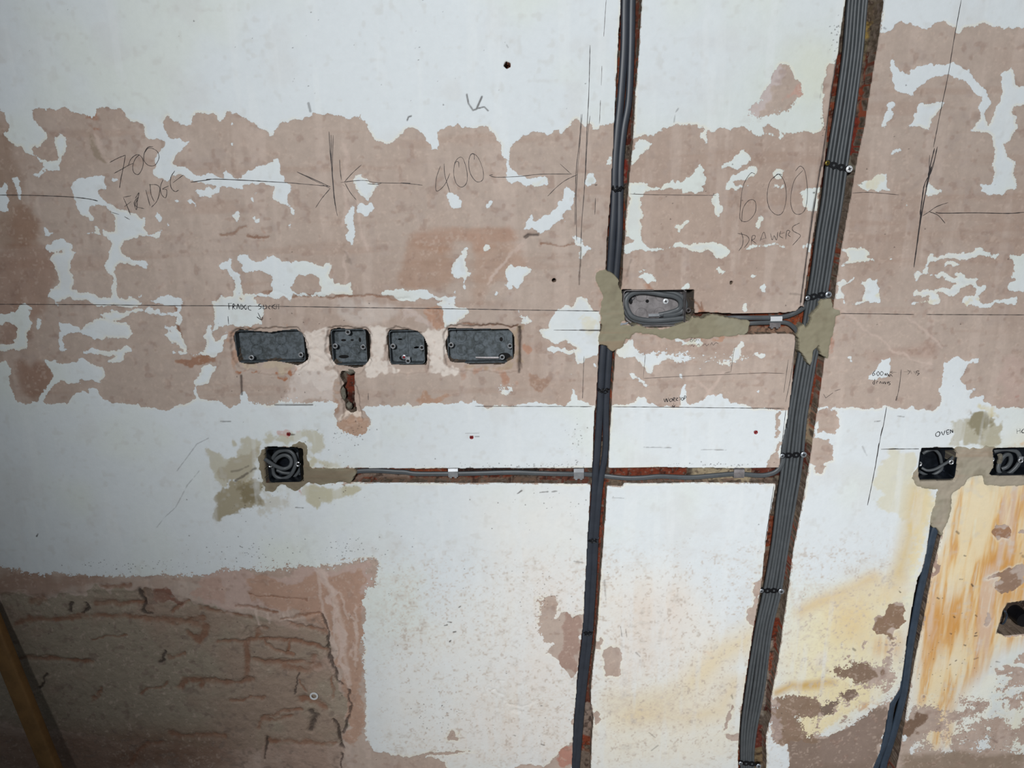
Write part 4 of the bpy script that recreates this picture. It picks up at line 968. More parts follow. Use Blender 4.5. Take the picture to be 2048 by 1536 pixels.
fin = W_.mix(W_.math('MULTIPLY', fdeep, W_.sstep(ct, 0.01, 0.05)), colm, cutcol)
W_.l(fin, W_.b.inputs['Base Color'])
W_.b.inputs['Roughness'].default_value = 0.85
W_.b.inputs['Specular IOR Level'].default_value = 0.25
hb = W_.math('MULTIPLY_ADD', fpl, -0.5, W_.math('MULTIPLY', fine, 0.25))
hb = W_.math('MULTIPLY_ADD', mid, 0.8, hb)
hb = W_.math('MULTIPLY_ADD', W_.math('MULTIPLY', ed, W_.attr('m_rough').outputs['Fac']), 2.6, hb)
bp = W_.n('ShaderNodeBump'); bp.inputs['Strength'].default_value = 0.55; bp.inputs['Distance'].default_value = 0.0009
W_.l(hb, bp.inputs['Height']); W_.l(bp.outputs[0], W_.b.inputs['Normal'])
me.materials.append(W_.m)
wall = bpy.data.objects.new('wall_back', me); sc.collection.objects.link(wall)
wall['kind'] = 'structure'; wall['label'] = 'stripped kitchen wall of white paint flakes and pink plaster with cut chases'

def simple(name, c, rough=0.6, metal=0.0, nscale=0, namp=0.0, spec=0.5, bump=0.0, c2=None):
    k = NT(name); k.b.inputs['Roughness'].default_value = rough; k.b.inputs['Metallic'].default_value = metal
    k.b.inputs['Specular IOR Level'].default_value = spec
    t = k.n('ShaderNodeTexCoord').outputs['Object']
    if nscale:
        n = k.noise(nscale, 4, 0.65, t)
        c2_ = c2 if c2 else tuple(v * (1 - namp) for v in c)
        k.l(k.mix(k.sstep(n, 0.35, 0.65), (*c, 1), (*c2_, 1)), k.b.inputs['Base Color'])
        if bump:
            bb = k.n('ShaderNodeBump'); bb.inputs['Strength'].default_value = 0.6; bb.inputs['Distance'].default_value = bump
            k.l(n, bb.inputs['Height']); k.l(bb.outputs[0], k.b.inputs['Normal'])
    else: k.b.inputs['Base Color'].default_value = (*c, 1)
    return k.m
L3 = lambda r, g, b: tuple(float(v) for v in lin((r, g, b)))
MT = dict(
  cable=simple('grey_pvc', L3(86, 90, 93), 0.45, 0, 60, 0.15),
  cable_dark=simple('dark_blue_grey_pvc', L3(52, 57, 66), 0.42, 0, 60, 0.15),
  cable_blue=simple('slate_blue_pvc', L3(58, 71, 86), 0.45, 0, 60, 0.2),
  steel=simple('galvanised_steel', L3(160, 154, 154), 0.42, 0.45, 70, 0.35, bump=0.0004),
  steel_old=simple('dusty_galvanised_steel', L3(104, 112, 118), 0.6, 0.35, 130, 0.5, bump=0.0004, c2=L3(72, 78, 80)),
  steel_bright=simple('bright_steel', L3(225, 228, 232), 0.25, 0.7, 90, 0.2),
  steel_dark=simple('blackened_steel', L3(60, 66, 76), 0.3, 0.8, 90, 0.4, bump=0.0003),
  hole=simple('hole_shade', L3(14, 12, 12), 0.9),  # near-black solid pieces draw the shade inside slots, bores and screw recesses
  black=simple('black_coating', L3(16, 17, 22), 0.45, 0.1, 80, 0.3),
  zinc=simple('zinc_screw', L3(175, 182, 190), 0.3, 0.6),
  white_screw=simple('bright_screw_head', L3(235, 238, 240), 0.35, 0.2),
  brass=simple('yellow_zinc', L3(120, 104, 40), 0.4, 0.6),
  pencil=simple('graphite', L3(92, 86, 86), 0.6, 0.1),
  pencil_faint=simple('faint_graphite', L3(118, 106, 102), 0.7, 0.0),
  ink=simple('black_marker_ink', L3(40, 42, 52), 0.6),
  redplug=simple('red_nylon', L3(140, 20, 26), 0.5),
  wood=simple('bare_softwood', L3(140, 104, 60), 0.7, 0, 30, 0.25),
  rubble=simple('grey_mortar_lump', L3(130, 125, 112), 0.9, 0, 200, 0.4, bump=0.001),
  brick=simple('red_brick', L3(130, 58, 36), 0.9, 0, 90, 0.4, bump=0.001),
  brown=simple('brown_sheath', L3(90, 84, 84), 0.5, 0, 60, 0.3),
)
# ---------------------------------------------------------------- helpers for objects
def link(name, me_, mat, parent=None):
    if mat: me_.materials.append(mat)
    o = bpy.data.objects.new(name, me_); sc.collection.objects.link(o)
    if parent is not None: o.parent = parent
    return o
def finish(bm, smooth=True):
    me_ = bpy.data.meshes.new('m'); bmesh.ops.recalc_face_normals(bm, faces=bm.faces)
    bm.to_mesh(me_); bm.free()
    if smooth:
        me_.polygons.foreach_set('use_smooth', [True] * len(me_.polygons))
        try: me_.set_sharp_from_angle(angle=math.radians(40))
        except Exception: pass
    return me_
def tag(o, label, cat, group=None):
    o['label'] = label; o['category'] = cat
    if group: o['group'] = group
    return o
def empty(name, loc, label, cat, group=None):
    o = bpy.data.objects.new(name, None); o.empty_display_size = 0.02; sc.collection.objects.link(o); o.location = loc
    return tag(o, label, cat, group)
def keep(o, parent):
    o.parent = parent; o.matrix_parent_inverse = Matrix.Translation(-Vector(parent.location)); return o
def smooth_path(p, n=6):
    out = []
    q = [p[0] * 2 - p[1]] + list(p) + [p[-1] * 2 - p[-2]]
    for i in range(1, len(q) - 2):
        a, b, c, d = q[i - 1], q[i], q[i + 1], q[i + 2]
        for k in range(n):
            t = k / n
            out.append(0.5 * ((2 * b) + (c - a) * t + (2 * a - 5 * b + 4 * c - d) * t * t + (3 * b - a - 3 * c + d) * t ** 3))
    out.append(p[-1]); return out
def tube(bm, path, w, t, seg=14, up=Vector((0, -1, 0)), flat=2.6):
    """flat twin cable: w across, t out of the wall"""
    rings = []
    for i, p in enumerate(path):
        tg = (path[min(i + 1, len(path) - 1)] - path[max(i - 1, 0)]).normalized()
        s = tg.cross(up).normalized(); n = s.cross(tg).normalized()
        r = []
        for k in range(seg):
            a = 2 * math.pi * k / seg; c, d = math.cos(a), math.sin(a)
            e = 2.0 / flat
            x = math.copysign(abs(c) ** e, c) * w / 2; y = math.copysign(abs(d) ** e, d) * t / 2
            r.append(bm.verts.new(p + s * x + n * y))
        rings.append(r)
    for a, b in zip(rings, rings[1:]):
        for k in range(seg): bm.faces.new((a[k], a[(k + 1) % seg], b[(k + 1) % seg], b[k]))
    bm.faces.new(rings[0][::-1]); bm.faces.new(rings[-1])
def path3(s, d, n=6):
    pp = pts(s); dd = d if isinstance(d, (list, tuple)) else [d] * len(pp)
    return smooth_path([P(a, b, dd[min(i, len(dd) - 1)]) for i, (a, b) in enumerate(pp)], n)
def cable(label, s, d, w, t, mat, group=None, name='cable', cat='cable', flat=2.6):
    bm = bmesh.new(); tube(bm, path3(s, d), w, t, flat=flat)
    return tag(link(name, finish(bm), mat), label, cat, group)
def cyl(bm, c, r, y0, y1, seg=20, rx=None, rz=None):
    """disc with its axis out of the wall, from y0 to y1"""
    rx = rx or r; rz = rz or r
    a = [bm.verts.new((c[0] + rx * math.cos(2 * math.pi * k / seg), y0, c[1] + rz * math.sin(2 * math.pi * k / seg))) for k in range(seg)]
    b = [bm.verts.new((c[0] + rx * math.cos(2 * math.pi * k / seg), y1, c[1] + rz * math.sin(2 * math.pi * k / seg))) for k in range(seg)]
    for k in range(seg): bm.faces.new((a[k], a[(k + 1) % seg], b[(k + 1) % seg], b[k]))
    bm.faces.new(a[::-1]); bm.faces.new(b)
def ringm(bm, c, R, r, y, seg=24, sg=8, sy=1.0):
    rr = []
    for k in range(seg):
        a = 2 * math.pi * k / seg; row = []
        for j in range(sg):
            b = 2 * math.pi * j / sg; q = R + r * math.cos(b)
            row.append(bm.verts.new((c[0] + q * math.cos(a), y + r * sy * math.sin(b), c[1] + q * math.sin(a))))
        rr.append(row)
    for k in range(seg):
        for j in range(sg):
            bm.faces.new((rr[k][j], rr[(k + 1) % seg][j], rr[(k + 1) % seg][(j + 1) % sg], rr[k][(j + 1) % sg]))
def boxm(bm, x0, x1, y0, y1, z0, z1):
    v = [bm.verts.new((x, y, z)) for x in (x0, x1) for y in (y0, y1) for z in (z0, z1)]
    for f in ((0, 1, 3, 2), (4, 6, 7, 5), (0, 4, 5, 1), (2, 3, 7, 6), (0, 2, 6, 4), (1, 5, 7, 3)): bm.faces.new([v[i] for i in f])
def slab(bm, outline, y0, y1):
    """prism over an xz outline"""
    a = [bm.verts.new((x, y0, z)) for x, z in outline]; b = [bm.verts.new((x, y1, z)) for x, z in outline]
    n = len(a)
    for k in range(n): bm.faces.new((a[k], a[(k + 1) % n], b[(k + 1) % n], b[k]))
    bm.faces.new(a[::-1]); bm.faces.new(b)
def screw(parent, c, y, r, mat, name='screw', label=None, ang=0.3):
    bm = bmesh.new(); seg = 20
    prev = None
    for rr, yy in ((r * 0.55, y + 0.003), (r, y), (r, y - 0.0006), (r * 0.85, y - 0.0013), (r * 0.45, y - 0.0016)):
        ring = [bm.verts.new((c[0] + rr * math.cos(2 * math.pi * k / seg), yy, c[1] + rr * math.sin(2 * math.pi * k / seg))) for k in range(seg)]
        if prev:
            for k in range(seg): bm.faces.new((prev[k], prev[(k + 1) % seg], ring[(k + 1) % seg], ring[k]))
        prev = ring
    bm.faces.new(prev)
    o = keep(link(name, finish(bm), mat), parent)
    if label: o['label'] = label
    bm = bmesh.new()
    for k in range(2):
        a = ang + k * math.pi / 2; ca, sa = math.cos(a), math.sin(a); L, h_ = r * 0.52, r * 0.13
        slab(bm, [(c[0] + ca * u - sa * v, c[1] + sa * u + ca * v) for u, v in ((-L, -h_), (L, -h_), (L, h_), (-L, h_))], y - 0.0020 + 0.00015 * k, y - 0.0008)
    x = link('screw_recess_shade', finish(bm, False), MT['hole']); x.parent = o
    x.matrix_parent_inverse = o.matrix_parent_inverse.copy() if False else Matrix.Identity(4)
    return o

# ---------------------------------------------------------------- floor under the wall
bm = bmesh.new(); boxm(bm, gx0 - 1.0, gx1 + 1.0, -3.0, 0.0, -0.05, 0.0)
fl = link('floor', finish(bm, False), simple('dusty_concrete', L3(120, 112, 102), 0.9, 0, 20, 0.3)); fl['kind'] = 'structure'
fl['label'] = 'dusty bare floor below the wall'

# ---------------------------------------------------------------- pencil and pen marks (parts of the wall)
def marks(name, label, strokes, wpx=1.3, mat='pencil', curve=True):
    bm = bmesh.new(); rnd = random.Random(len(label) * 13 + len(strokes))
    for s in strokes:
        ww = wpx
        if '@' in s: s, a = s.split('@'); ww = float(a)
        pp = [Vector((a, b, 0)) for a, b in pts(s)]
        if len(pp) > 2 and curve: pp = smooth_path(pp, 5)
        q = [pp[0]]
        for a, b in zip(pp, pp[1:]):
            n = max(1, int((b - a).length / 6))
            for k in range(1, n + 1): q.append(a.lerp(b, k / n))
        L, R = [], []
        for i, p in enumerate(q):
            tg = (q[min(i + 1, len(q) - 1)] - q[max(i - 1, 0)]); tg = tg.normalized() if tg.length > 0 else Vector((1, 0, 0))
            nn = Vector((-tg.y, tg.x, 0)); hw = ww * (0.28 + 0.26 * rnd.random())
            if i in (0, len(q) - 1): hw *= 0.5
            for lst, sg in ((L, 1), (R, -1)):
                a = p + nn * hw * sg; w3 = P(a.x, a.y)
                lst.append(bm.verts.new((w3.x, -surf(w3.x, w3.z) - 0.0004, w3.z)))
        for i in range(len(q) - 1): bm.faces.new((L[i], L[i + 1], R[i + 1], R[i]))
    bmesh.ops.solidify(bm, geom=bm.faces[:], thickness=0.00012)
    o = link(name, finish(bm, False), MT[mat], wall)
    o['label'] = label
    return o
marks('pencil_note', "pencilled '700 FRIDGE'", ["A 1055,695 1130,655 1205,625", "A 1205,625 1185,740 1160,860 1148,942", "A 1095,800 1170,760 1240,720 1280,705 ",
 "A 1235,720 1260,660 1320,620 1370,660 1370,740 1330,810 1285,790 1275,730 1300,660 1340,620", "A 1470,545 1420,550 1385,610 1385,680 1430,725 1490,720 1528,650 1510,590 1460,560 1420,560 1390,600",
 "A 1185,1035 1215,1100 1255,1200", "A 1180,1030 1260,1015", "A 1195,1120 1260,1070", "A 1300,1040 1335,985 1320,1060 1310,1150 1290,1080 1330,1030 1300,1110 1385,1140", "A 1400,960 1440,1110",
 "A 1440,900 1450,1000 1480,1070 ", "A 1430,910 1500,910 1535,950 1510,1060 1455,1125", "A 1565,860 1540,930 1550,1000 1590,1035 1600,960 1560,950 1620,920",
 "A 1680,775 1640,840 1640,930 1680,975 1715,960", "A 1660,890 1760,815"], 1.3)
marks('pencil_arrow', 'pencilled arrow and left end tick of the 700 width', ["A -60,1008 250,1010 600,1022 720,1030@1.5", "A 720,1030 850,1045 940,1065@2", "A 1060,1170 1145,1195@1", "A 1195,1215 1250,1245@1.3",
 "A 1830,885 2016,860 B 60,860 150,855 400,865 850,890@1.8", "B 850,890 1250,925@1.4", "B 930,785 1100,860 1250,930@1.5", "B 935,790 1140,890 1250,945@1.1", "B 1250,945 1170,1040 1110,1130@1.3",
 "B 1238,400 1250,600 1280,900 1285,1040@1.6", "B 1258,432 1262,700 1285,1000 1300,1118@1.5", "B 1278,432 1272,800 1300,1100 1320,1210@1.2"], 1.4)
marks('pencil_arrow', 'pencilled arrow with left head beside the 400', ["B 1340,668 1345,760 1358,865@1.3", "B 1350,888 1500,870 1600,870 1700,890 2016,895 C 0,828 120,838 200,848@1.3", "B 1610,900 1700,905 1750,890@1.2", "B 1385,885 1460,800 1550,718@1.2", "B 1390,890 1440,980 1500,1055@1.3", "B 1370,910 1390,925@1"], 1.2)
marks('pencil_note', "pencilled '400'", ["C 360,675 325,780 318,880 340,898 400,840 445,740", "C 392,655 400,760 445,915", "C 525,690 520,640 490,650 478,740 500,830 550,865 595,820 595,720 560,610 520,605 485,650", "C 660,620 660,575 630,575 612,640 625,740 680,815 735,800 740,720 700,610 650,565 620,590"], 1.2)
marks('pencil_arrow', 'pencilled arrow with right head ending at the double upright line', ["C 825,755 798,760 840,775 950,775 1080,768 1250,750 1530,748@1.3", "C 1425,658 1520,745@1.2", "C 1575,755 1480,800 1400,860 1315,945@1.3",
 "C 1612,215 1600,420 1570,700 1562,900 1560,1200@1.4", "C 1622,215 1600,500 1575,800 1570,1000 1572,1340@1.2", "C 1692,-400 1680,50 1665,330 1655,600 1640,900 1620,1150 1610,1370@1.5", "C 1692,230 1670,420 1650,800@1", "C 1740,960 1735,1110@1.2"], 1.3)
marks('pencil_line', 'long level pencil line left of the filler patch', ["A -100,2058 D 0,548 400,550 840,552 1500,560 E 200,560 800,568 1792,582 F 500,588 1000,596 1700,606@1.5", "F 440,585 480,588@2.4", "F 1310,768 1710,770@1.3"], 1.4, curve=False)
marks('pencil_line', 'faint upright pencil line near the top beside the left chase', ["G 50,0 30,300@1", "G 15,540 10,700@0.9", "C 1785,90 1775,300@1.2"], 1.0, 'pencil_faint')
marks('pencil_note', "pencilled 'FRIDGE SOCKET' with small arrow", ["E 245,540 250,595", "E 240,540 275,538", "E 248,565 270,562", "E 280,595 285,545 300,560 285,570 305,592", "E 315,590 325,545 340,590", "E 350,545 352,590 370,575 355,545", "E 395,550 378,570 392,592 400,572", "E 435,560 415,565 415,590 440,600",
 "E 520,545 500,555 525,575 500,592", "E 545,550 540,585 570,580 560,550", "E 600,555 585,575 600,592", "E 615,550 615,590", "E 640,548 615,570 645,590", "E 655,555 650,590", "E 640,550 680,550", "E 672,550 672,590",
 "E 495,620 525,680", "E 485,655 528,682 535,655", "E 240,650 245,718@2"], 1.6, 'ink')
marks('pencil_note', "pencilled '600 DRAWERS'", ["I 1270,115 1230,110 1170,220 1148,400 1150,490 1210,500 1270,430 1270,340 1220,330 1170,400 1160,510", "I 1420,150 1460,115 1510,180 1525,300 1500,420 1450,450 1390,400 1368,300 1390,180 1450,120 1490,120", "I 1600,90 1640,50 1680,100 1698,260 1680,400 1630,445 1580,420 1560,320 1590,170 1660,85",
 "I 1155,590 1170,640 1165,700 1135,745", "I 1125,600 1200,620 1220,660 1180,720", "I 1240,690 1245,625 1270,620 1265,645 1245,655 1280,685", "I 1310,665 1340,590 1360,645", "I 1320,650 1355,640", "I 1395,600 1410,655 1425,620 1445,655 1455,590", "I 1480,580 1470,620 1500,640", "I 1470,605 1510,595", "I 1520,650 1530,580 1555,585 1540,610 1560,630", "I 1635,515 1580,545 1580,580 1640,615 1620,650 1575,700"], 1.2)
marks('pencil_line', 'short level pencil line right of the left chase', ["I 245,278 500,285 950,290@1.2", "J 480,302 600,295 700,300 905,318@1.2"], 1.2, 'pencil_faint')
marks('pencil_line', 'upright pencil line along the left lip of the wide chase', ["H 330,560 290,800 240,1150 185,1500@1.2", "J 200,0 150,300 90,700 30,1100 0,1330@1.5", "K 1735,0 1690,280@1.2", "K 1640,500 1600,800 1560,1000@1.2", "K 1580,680 1550,900 1545,930@1", "Q 1670,0 1640,260@1.2", "Q 1570,640 1490,1150@1.2"], 1.2)
marks('pencil_line', 'long slanting pencil line with a hatched lower end at the right', ["H 1455,0 1400,300 1330,720 1270,1000 1205,1330@1.5", "H 1240,1325 1190,1536 J 1130,250 1090,600 1040,980@2.2", "H 1170,1400 1165,1536@1.4", "H 1215,1340 1180,1480 J 1170,150@2.6", "J 1200,60 1150,250@3", "J 1180,120 1110,500 1050,900@2.4", "J 1215,20 1120,420 1060,850@1.2", "J 1130,250 1095,500@2.6"], 1.6)
marks('pencil_arrow', 'pencilled arrow pointing left at the right edge', ["J 2200,470 2048,478 1900,488 1600,483 1300,486 1235,478@1.8", "J 1120,510 1180,472 1250,425 1355,388@1.4", "J 1180,472 1260,505 1325,578@1.5"], 1.4)
marks('pencil_line', 'level pencil line right of the wide chase', ["J 370,1402 800,1408 1040,1412@1.5", "J 1155,1412 2048,1416 2200,1417@1.5", "J 780,1408 850,1409@2.2"], 1.4, curve=False)
marks('pen_note', "small handwritten '600mm drawers' with upright line and arrows", ["L 690,640 665,670 665,690 685,680 670,665", "L 715,650 700,670 712,692 725,670 712,650", "L 745,650 732,672 745,690 760,668 745,650", "L 775,690 778,670 788,690 795,668 802,690", "L 805,700 810,680 820,700 828,680 845,700",
 "L 675,740 665,760 680,768 682,720", "L 682,720 682,768", "L 700,765 702,745 715,745", "L 725,765 735,745 745,765", "L 752,745 760,765 770,745 780,768 785,745", "L 795,760 808,745 800,768", "L 825,745 812,755 825,768 808,778",
 "L 885,662 825,660@1", "L 845,650 825,660 850,672@1", "L 925,635 915,740 900,830 880,920@1.2", "L 880,880 875,920@2", "L 950,655 1000,655@1", "L 980,640 1005,655 985,680@1", "L 1010,640 1020,675@1", "L 1040,650 1060,680@1", "L 1090,650 1065,650 1065,665 1090,670 1070,690@1.6"], 1.4)
marks('pen_note', "handwritten 'WORKTOP' with small arrow", ["K 635,975 645,1000 655,975 662,1000 672,968", "K 685,975 678,990 690,998 700,982 688,972", "K 705,1000 708,970 722,972 710,985 722,998", "K 728,995 735,965", "K 745,968 728,982 745,992", "K 750,965 768,965", "K 758,965 755,992", "K 775,965 765,980 778,988 785,975 775,965", "K 790,985 792,955 806,962 792,975", "K 710,1010 710,1038", "K 698,1025 710,1040 722,1022"], 1.5, 'ink')
marks('pencil_line', 'level pencil line at worktop height', ["F 640,1418 1200,1420 1640,1420@1.2", "K 0,1037 60,1038@1.2", "K 245,1037 700,1040 1550,1050@1.4"], 1.2, curve=False)
marks('pencil_line', 'faint pencilled box outline under the deep socket box', ["K 495,640 485,760 480,820@1", "K 480,822 800,805 1140,790 1400,780 1550,785@1", "K 1175,580 1160,650 1145,770@1", "K 1145,772 1095,782@1"], 1.0, 'pencil_faint', curve=False)
marks('pen_note', "smudged handwritten 'BOX' note under the filler", ["K 840,515 835,540 850,542 855,530 840,528 852,518 840,515", "K 870,515 862,530 872,540 882,528 870,515", "K 885,518 905,540", "K 905,518 888,540", "K 840,580 850,565 860,580 870,565", "K 885,575 900,560 905,578", "K 930,575 950,560 960,575 980,558", "K 990,570 1000,550 1010,570 1030,552 1050,560"], 1.0, 'pencil_faint')
marks('pencil_line', 'upright pencil line left of the left chase below the filler', ["F 1570,990 1562,1200 1558,1350@1.2", "F 1558,1315 1556,1352@2"], 1.2, curve=False)
marks('pencil_tick', 'pencilled tick right of the wide chase', ["L 215,860 235,895 300,848@1.4", "L 315,832 370,815@1"], 1.1, curve=False)
marks('pencil_line', 'slanting pencil line left of the oven box', ["L 790,975 760,1150 735,1250 700,1450@1.5", "R 720,300 690,500 650,700 615,870@1.5", "L 755,1160 735,1240@2.6"], 1.4, curve=False)
marks('pencil_line', 'level pencil line meeting the oven box', ["R 740,358 790,356 1115,354@1.5", "R 790,357 900,353@2.2"], 1.4, curve=False)
marks('pen_note', "handwritten 'OVEN'", ["R 1265,195 1240,215 1245,240 1270,235 1278,208 1262,195", "R 1290,195 1308,228 1325,185", "R 1365,180 1340,185 1340,205 1362,200", "R 1340,205 1345,222 1368,212", "R 1375,215 1372,180 1395,205 1392,178"], 1.7, 'ink')
marks('pen_note', "handwritten 'HOB' cut by the right edge", ["R 1980,172 1982,215", "R 2008,168 2012,210", "R 1982,192 2010,188", "R 2045,170 2025,190 2032,208 2055,200 2062,180 2045,170", "R 2080,168 2082,208 2100,198 2084,188 2098,176 2080,168"], 1.7, 'ink')
marks('pencil_line', 'upright pencil line beside the hole at the bottom left crack', ["E 1436,1305 1436,1365@1.3"], 1.3, curve=False)

# ---------------------------------------------------------------- cables
GA = 'paired dark cables in the left chase'
lab1 = 'dark flat cable, left one of the pair in the narrow upright chase'
lab2 = 'dark flat cable, right one of the pair in the narrow upright chase'
cable(lab1, "Z 1253,-60 1250,0 1248,100 1241,200 1235,260 1230,330 1228.5,400 1224.5,470 1220,540 1213,620 1206,700 1202,760 1199.5,820 1194.5,900 1190.5,950 1188,1000 1181.5,1080 1176.5,1160 1170.5,1266 1164,1330 1157,1400 1153.5,1450 1147,1536 1142,1600", [.010] * 8 + [.012, .0135] + [.010] * 14, .0125, .007, MT['cable_dark'])
cable(lab2, "Z 1267,-60 1264,0 1262,100 1257.5,200 1247.5,260 1241,330 1240,400 1238.5,470 1233,540 1226,620 1219,700 1215,760 1212,820 1211,900 1203,950 1197,1000 1191,1080 1187,1160 1180,1266 1173,1330 1165,1400 1161,1450 1154,1536 1149,1600", [.011] * 8 + [.013, .0135] + [.011] * 5 + [.009] * 9, .0118, .0075, MT['cable_dark'])
# six grey cables in the wide chase
ys = [-60, 0, 100, 200, 270, 333, 400, 470, 539, 594, 640, 690, 725, 820, 860, 911, 960, 1000, 1090, 1182, 1260, 1370, 1450, 1500, 1536, 1600]
Lx = [1701, 1693, 1685, 1672, 1661, 1651, 1643, 1631, 1622, 1613, 1605, 1599, 1592, 1577, 1572, 1565, 1559, 1553, 1542, 1525, 1509, 1492, 1482.5, 1481, 1481, 1480]
Rx = [1744, 1736, 1727, 1714, 1704, 1695, 1686, 1675, 1664, 1655, 1648, 1641, 1633, 1616, 1611, 1607, 1600, 1593, 1578, 1564, 1545, 1531, 1515, 1508, 1508, 1507]
ordn = ['leftmost', 'second from the left', 'third from the left', 'fourth from the left', 'fifth from the left', 'rightmost']
rc = random.Random(4)
for k in range(6):
    pp = []; dd = []
    ph = rc.random() * 6
    for y, a, b in zip(ys, Lx, Rx):
        fx_ = (k + .5) / 6 + 0.014 * math.sin(y / 95.0 + ph + k * 1.7)
        pp.append('%.2f,%.1f' % (a + (b - a) * fx_, y))
        dd.append(0.011 + 0.0022 * math.sin(y / 120.0 + k * 2.1 + ph) if not 600 < y < 760 else 0.0145)
    cable('grey flat cable, %s of the six strapped in the wide upright chase' % ordn[k], 'Z ' + ' '.join(pp), dd, .0057, .0088, MT['cable'], None)
cable('grey flat cable clipped in the low level chase', "N 1380,620 1480,605 1600,592 1750,592 1900,602 2000,606 O 300,522 560,522 800,518 1000,512 1150,512 1300,518 1450,522 1640,525 1740,530 1850,540 Q 60,555 120,562 300,580 450,578 600,566 850,575 1050,560 1250,545 1450,558 1540,545 1600,515 1640,455 1650,380 1655,300 1670,150",
      [.010] * 9 + [.009] * 4 + [.013, .0175, .0175, .0175, .0170, .011] + [.009] * 10 + [.008, .007, .008], .0092, .0062, MT['cable'])
cable('grey flat cable, upper of the two leaving the deep box by the filler', "K 1000,380 1150,362 1250,362 1400,362 1500,360 1580,345 1640,322 1690,290 1720,250 1740,160", [.012, .012, .009, .008, .008, .009, .009, .012, .016, .018], .0085, .0060, MT['cable'])
cable('grey flat cable, lower of the two leaving the deep box by the filler', "K 1000,420 1200,410 1320,402 1440,398 1520,396 1580,405 1625,440 1650,480 1668,540 1665,640", [.012, .012, .009, .009, .009, .008, .009, .012, .016, .018], .0080, .0055, MT['cable'])
cable('blue-grey cable, right one of the pair running down from the oven box', "R 1270,1000 1235,1080 1200,1200 1170,1330 1135,1500 S 925,200 882,430 853,600 830,780 810,930 775,1080 735,1230 690,1380 650,1500 630,1620", [.014, .011] + [.010] * 12 + [.006, .004], .0145, .0075, MT['cable_blue'])
cable('blue-grey cable, left one of the pair running down from the oven box', "R 1255,1010 1215,1085 1185,1200 1150,1350 1128,1500 S 912,230 868,460 832,700 790,880 745,980 710,1060 690,1200 660,1330 620,1430 575,1560", [.016, .014] + [.015] * 5 + [.015, .014, .010, .009, .009, .009, .007, .005, .003], .0125, .0070, MT['cable_blue'])

# ---------------------------------------------------------------- back boxes
def rbox_ring(x0, x1, z0, z1, r, n=5):
    out = []
    for cx, cz, a0 in ((x1 - r, z1 - r, 0), (x0 + r, z1 - r, 90), (x0 + r, z0 + r, 180), (x1 - r, z0 + r, 270)):
        for k in range(n + 1):
            a = math.radians(a0 + 90 * k / n); out.append((cx + r * math.cos(a), cz + r * math.sin(a)))
    return out
def back_box(label, quad, depth, front, mat, knock, lugs, slots, screws=(), group=None, r=.006, slotang=0):
    """quad: four pixel corners of the box mouth; knock/lugs/slots in 0..1 box units"""
    cs = [P(a, b, front) for a, b in pts(quad)]
    x0 = min(c.x for c in cs); x1 = max(c.x for c in cs); z0 = min(c.z for c in cs); z1 = max(c.z for c in cs)
    x0 += .0012; x1 -= .0018; z0 += .0016; z1 -= .0006
    root = empty('back_box', ((x0 + x1) / 2, depth, z0), label, 'socket box', group)
    bm = bmesh.new(); t = .0012
    o1 = rbox_ring(x0, x1, z0, z1, r); i1 = rbox_ring(x0 + t, x1 - t, z0 + t, z1 - t, r - t)
    prof = [(o1, front), (o1, depth + t), (i1, depth + t)]
    rings = []
    for ring, y in ((i1, depth), (i1, front), (o1, front), (o1, depth + t)):
        rings.append([bm.verts.new((a, y, b)) for a, b in ring])
    n = len(o1)
    for a, b in zip(rings, rings[1:]):
        for k in range(n): bm.faces.new((a[k], a[(k + 1) % n], b[(k + 1) % n], b[k]))
    bm.faces.new(rings[0]); bm.faces.new(rings[-1])
    keep(link('box_shell', finish(bm), mat), root)
    X = lambda u: x0 + (x1 - x0) * u
    Z = lambda v: z1 - (z1 - z0) * v
    for u, v, rr in knock:
        bm = bmesh.new(); ringm(bm, (X(u), Z(v)), rr, .0007, depth - .0002, 28, 6); cyl(bm, (X(u), Z(v)), rr * .86, depth, depth - .0006, 28)
        keep(link('knockout', finish(bm), mat), root)
    for u, v in lugs:
        bm = bmesh.new(); c = (X(u), Z(v)); ringm(bm, c, .0036, .0014, front + .004, 20, 8, 1.3)
        sx = 1 if u < .5 else -1
        if .2 < u < .8: boxm(bm, c[0] - .004, c[0] + .004, front + .003, front + .0045, c[1] + .003, c[1] + .008)
        lo = keep(link('fixing_lug', finish(bm), MT['steel_bright'] if mat != MT['steel_dark'] else MT['steel_bright']), root)
        bm = bmesh.new(); cyl(bm, c, .0026, front + .007, front + .0042, 16)
        x = link('lug_hole_shade', finish(bm), MT['hole']); x.parent = lo
    for u, v, rx, rz in slots:
        bm = bmesh.new(); cyl(bm, (X(u), Z(v)), 1, depth + .002, depth - .0009, 20, rx, rz)
        keep(link('fixing_slot_shade', finish(bm), MT['hole']), root)
    for u, v, rr, mt in screws:
        screw(root, (X(u), Z(v)), depth - .0015, rr, mt)
    root['dims'] = 0; del root['dims']
    return root, X, Z
OG = None
b1, X1, Z1 = back_box('wide dusty grey steel back box, leftmost in the row of four', "X 80,150 798,462", .026, .007, MT['steel_old'],
    [(.25, .35, .010), (.25, .68, .010), (.62, .35, .010), (.62, .68, .010)], [(.2, .86), (.93, .80)], [(.19, .07, .0030, .0022), (.93, .86, .005, .004)])
b2, X2, Z2 = back_box('square grey steel back box with a crack running down below it', "X 1022,140 1402,492", .027, .007, MT['steel_old'],
    [(.3, .62, .009), (.62, .62, .009), (.8, .82, .008)], [(.08, .47), (.89, .51), (.48, .09)], [(.28, .36, .0045, .0020), (.53, .36, .0028, .0016), (.76, .36, .0022, .0042), (.25, .83, .009, .0032)])
